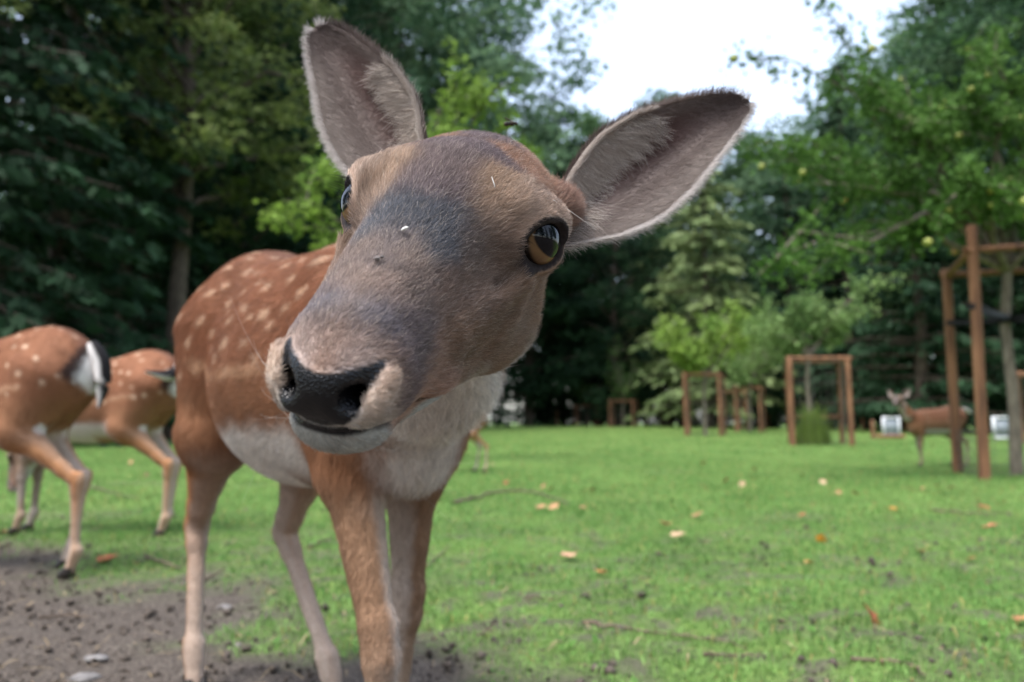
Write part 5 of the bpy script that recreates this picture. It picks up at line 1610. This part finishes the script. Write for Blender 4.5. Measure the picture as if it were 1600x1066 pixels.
def build_litter():
    rng = np.random.default_rng(33)
    for i, (u, v, s, c, rz, lab) in enumerate(LEAVES):
        x, y = gpt(u, v)
        V, F = leaf_mesh_fallen(i, lobed=i % 3 != 1)
        m = mat_noise('dead_leaf', lin(*c) * .62, lin(*c) * 1.05, scale=9 , rough=.7, bump=.2)
        o = obj_np('fallen_leaf', V, F, m)
        o.location = (x, y, float(ground_z(x, y)) + .012); o.scale = (s * .85, s * .85, s * .85)
        up = 'standing' in lab
        o.rotation_euler = ((1.0 if up else rng.normal(0, .15)), rng.normal(0, .2), rz)
        tag(o, lab, 'leaf', 'dead leaves on the grass')
    ms = [mesh_np('fallen_leaf', *leaf_mesh_fallen(20 + k), (mat_noise('dead_leaf', lin(*c) * .7, lin(*c), scale=9, rough=.7),)) for k, c in enumerate([(176, 136, 98), (150, 104, 66), (186, 158, 124)])]
    for i, (u, v) in enumerate(FAR_LEAVES):
        x, y = gpt(u, v); o = link(bpy.data.objects.new('fallen_leaf', ms[i % 3])); s = rng.uniform(.045, .085)
        o.location = (x, y, float(ground_z(x, y)) + .022); o.scale = (s, s, s); o.rotation_euler = (rng.normal(0, .5), rng.normal(0, .5), rng.uniform(0, 6))
        tag(o, 'small dry leaf scattered on the farther lawn', 'leaf', 'dry leaves scattered on the farther lawn')
    M_STICK = mat_noise('dead_wood', lin(70, 58, 48), lin(118, 103, 88), scale=30, bump=.5, stretch=(1, 1, 1), rough=.9)
    sticks = [  # picture polyline, radius, words
        ([(708, 790), (740, 782), (775, 774), (815, 772), (850, 780), (890, 792)], .016, 'long pale fallen branch on the lawn beside the chest of the doe'),
        ([(912, 978), (960, 985), (1030, 996), (1090, 1002), (1130, 1008), (1168, 1020)], .006, 'long thin dark twig across the near lawn'),
        ([(1100, 1031), (1145, 1033), (1188, 1030)], .006, 'short straight twig lying below the long thin twig'),
        ([(668, 888), (690, 868), (704, 852)], .006, 'grey twig behind the raised foreleg'),
        ([(228, 880), (258, 888), (285, 897)], .009, 'grey stick on the earth edge behind the hind leg'),
        ([(318, 912), (338, 902), (352, 893)], .006, 'pale stick poking out beside the hind leg'),
        ([(480, 862), (505, 852), (520, 846)], .008, 'grey stick between hind leg and foreleg'),
        ([(140, 766), (175, 776), (212, 783)], .012, 'dark bent branch behind the grazing doe hind legs'),
        ([(60, 972), (100, 966), (140, 970)], .006, 'thin stick on the bare earth'),
        ([(1330, 1036), (1390, 1040), (1432, 1048), (1446, 1066)], .006, 'forked grey twig at the near edge of the lawn'),
        ([(1346, 966), (1330, 960), (1322, 952)], .003, 'fine stalk beside the red-brown leaf'),
        ([(745, 1002), (762, 990), (778, 978)], .005, 'short pale splinter on the thin grass'),
        ([(820, 938), (860, 940), (880, 938)], .005, 'faint brown twig in the thin grass'),
        ([(1455, 800), (1500, 806), (1580, 808)], .010, 'thin branch lying across the lawn before the strapped guard')]
    for pts, r, lab in sticks:
        r *= .72
        P = np.array([(*gpt(*p), 0.0) for p in pts]); 
        t = np.linspace(0, len(P) - 1, 4 * len(P)); P = np.stack([np.interp(t, np.arange(len(P)), P[:, i]) for i in range(3)], 1)
        P[:, 2] = ground_z(P[:, 0], P[:, 1]) + r * 1.2 + .004
        P += rng.normal(0, r * .35, P.shape)
        o0 = P.mean(0) * np.array([1, 1, 0]); V, F = tube(P - o0, r * np.linspace(1, .35, len(P)), 7)
        o = obj_np('fallen_branch' if r > .011 else 'twig', V, F, M_STICK); o.location = tuple(o0); tag(o, lab, 'stick', 'fallen sticks')
    M_STONE = mat_noise('stone', lin(92, 88, 86), lin(140, 137, 134), scale=25, bump=.4, rough=.8)
    for i, (u, v, s, lab) in enumerate([(150, 1030, .036, 'flat pale grey stone on the bare earth'), (260, 1032, .034, 'flat light stone beside the hind hoof'), (352, 950, .034, 'pale pointed stone on the grass edge behind the hind leg'), (130, 1062, .045, 'dull flat stone at the near edge of the bare earth'), (372, 1008, .018, 'small grey pebble behind the hind leg')]):
        x, y = gpt(u, v); rg = np.random.default_rng(80 + i); n1, n2 = 8, 12
        T, Q = np.meshgrid(np.linspace(0, math.pi, n1), np.linspace(0, 2 * math.pi, n2, endpoint=False), indexing='ij')
        d = np.stack([np.sin(T) * np.cos(Q), np.sin(T) * np.sin(Q), np.cos(T)], -1).reshape(-1, 3)
        V = d * (1 + .9 * (vnoise(d + i * 3, 2.2, 60 + i) - .5))[:, None] * np.array([1.15, .8, .30]) * s * .62
        gi = np.arange(n1 * n2).reshape(n1, n2); F = np.stack([gi[:-1], gi[1:], np.roll(gi[1:], -1, 1), np.roll(gi[:-1], -1, 1)], -1).reshape(-1, 4)
        o = obj_np('stone', V, F, M_STONE); o.location = (x, y, float(ground_z(x, y)) + s * .05); o.rotation_euler = (0, 0, i * 1.3); tag(o, lab, 'stone', 'stones on the earth')

def ellipsoid(c, r, rot=None, n1=8, n2=10):
    T, Q = np.meshgrid(np.linspace(0, math.pi, n1), np.linspace(0, 2 * math.pi, n2, endpoint=False), indexing='ij')
    d = np.stack([np.sin(T) * np.cos(Q), np.sin(T) * np.sin(Q), np.cos(T)], -1).reshape(-1, 3) * np.array(r)
    if rot is not None: d = d @ rot.T
    gi = np.arange(n1 * n2).reshape(n1, n2)
    return d + np.array(c), np.stack([gi[:-1], gi[1:], np.roll(gi[1:], -1, 1), np.roll(gi[:-1], -1, 1)], -1).reshape(-1, 4)

def build_bits():
    mw = mat_noise('pale_husk', lin(214, 212, 206), lin(236, 234, 228), scale=300, rough=.6, bump=.1)
    mg = mat_noise('grey_crust', lin(92, 86, 84), lin(134, 126, 122), scale=400, rough=.8, bump=.4)
    out = HERO_HEAD[0] @ np.array([0, .25, .97])
    p = to_world(HERO_HEAD, [.0034, .085, .0084]) + out * .0026
    V, F = ellipsoid((0, 0, 0), (.0020, .0012, .0009), roty(-.5)); V[:, 0] += .12 * V[:, 2]
    o = obj_np('seed_husk', V, F, mw); o.location = tuple(p); tag(o, 'tiny white seed husk stuck on the dark bridge of the doe nose', 'seed')
    p = to_world(HERO_HEAD, [.0281, .0291, .0257]) + out * .0045
    V, F = tube([(-.0010, 0, .0034), (-.0003, -.0005, .001), (.0004, -.0004, -.001), (.0008, 0, -.003)], [.0002, .0003, .0003, .0001], 6)
    o = obj_np('straw_bit', V, F, mw); o.location = tuple(p); tag(o, 'tiny upright white straw bit on the doe forehead', 'straw')
    p = to_world(HERO_HEAD, [.0008, .106, -.0004]) + out * .0016
    V, F = join([ellipsoid((-.0012, 0, -.0004), (.0015, .0014, .0013)), ellipsoid((.0010, .0005, .0006), (.0010, .0010, .0009))])
    V = V * (1 + .3 * (vnoise(V, 500, 3) - .5))[:, None]
    o = obj_np('crumb', V, F, mg); o.location = tuple(p); tag(o, 'grey crust of dirt on the bridge of the doe nose', 'dirt')
    # a fly in the air above her brow
    c, s = math.cos(PITCH), math.sin(PITCH); a, b = 0.0, -(193 - 533) / 1222.0
    d = np.array([a, c - b * s, s + b * c]); q = np.array([0, 0, CAM_Z]) + d / d[1] * .72
    r = empty('fly', q); tag(r, 'small dark fly hovering over the forehead of the doe', 'fly')
    mb = mat_noise('fly_body', lin(28, 24, 22), lin(70, 58, 40), scale=300, rough=.5)
    mwi = mat_noise('fly_wing', lin(120, 116, 110), lin(160, 156, 150), scale=200, rough=.3)
    V, F = join([ellipsoid((0, 0, 0), (.0034, .0024, .0024)), ellipsoid((-.0048, 0, -.0006), (.0034, .0022, .0022)), ellipsoid((.0040, 0, .0), (.0016, .0019, .0017))])
    obj_np('body', V, F, mb, r)
    for sgn in (-1, 1):
        t = np.linspace(0, 1, 6); w = .0018 * np.sin(np.pi * t ** .7) + .0002
        A = np.stack([-.001 - .006 * t, sgn * (.001 + .0042 * t), .0018 + .002 * t], 1)
        V = np.concatenate([A + np.array([1, 0, .0])[None] * w[:, None], A - np.array([1, 0, 0])[None] * w[:, None]]); F = np.array([[i, i + 1, i + 7, i + 6] for i in range(5)])
        obj_np('wing', V, F, mwi, r)
build_ground()
build_grass()
build_forest()
build_orchard()
build_fence()
build_hero()
build_herd()
build_litter()
build_bits()
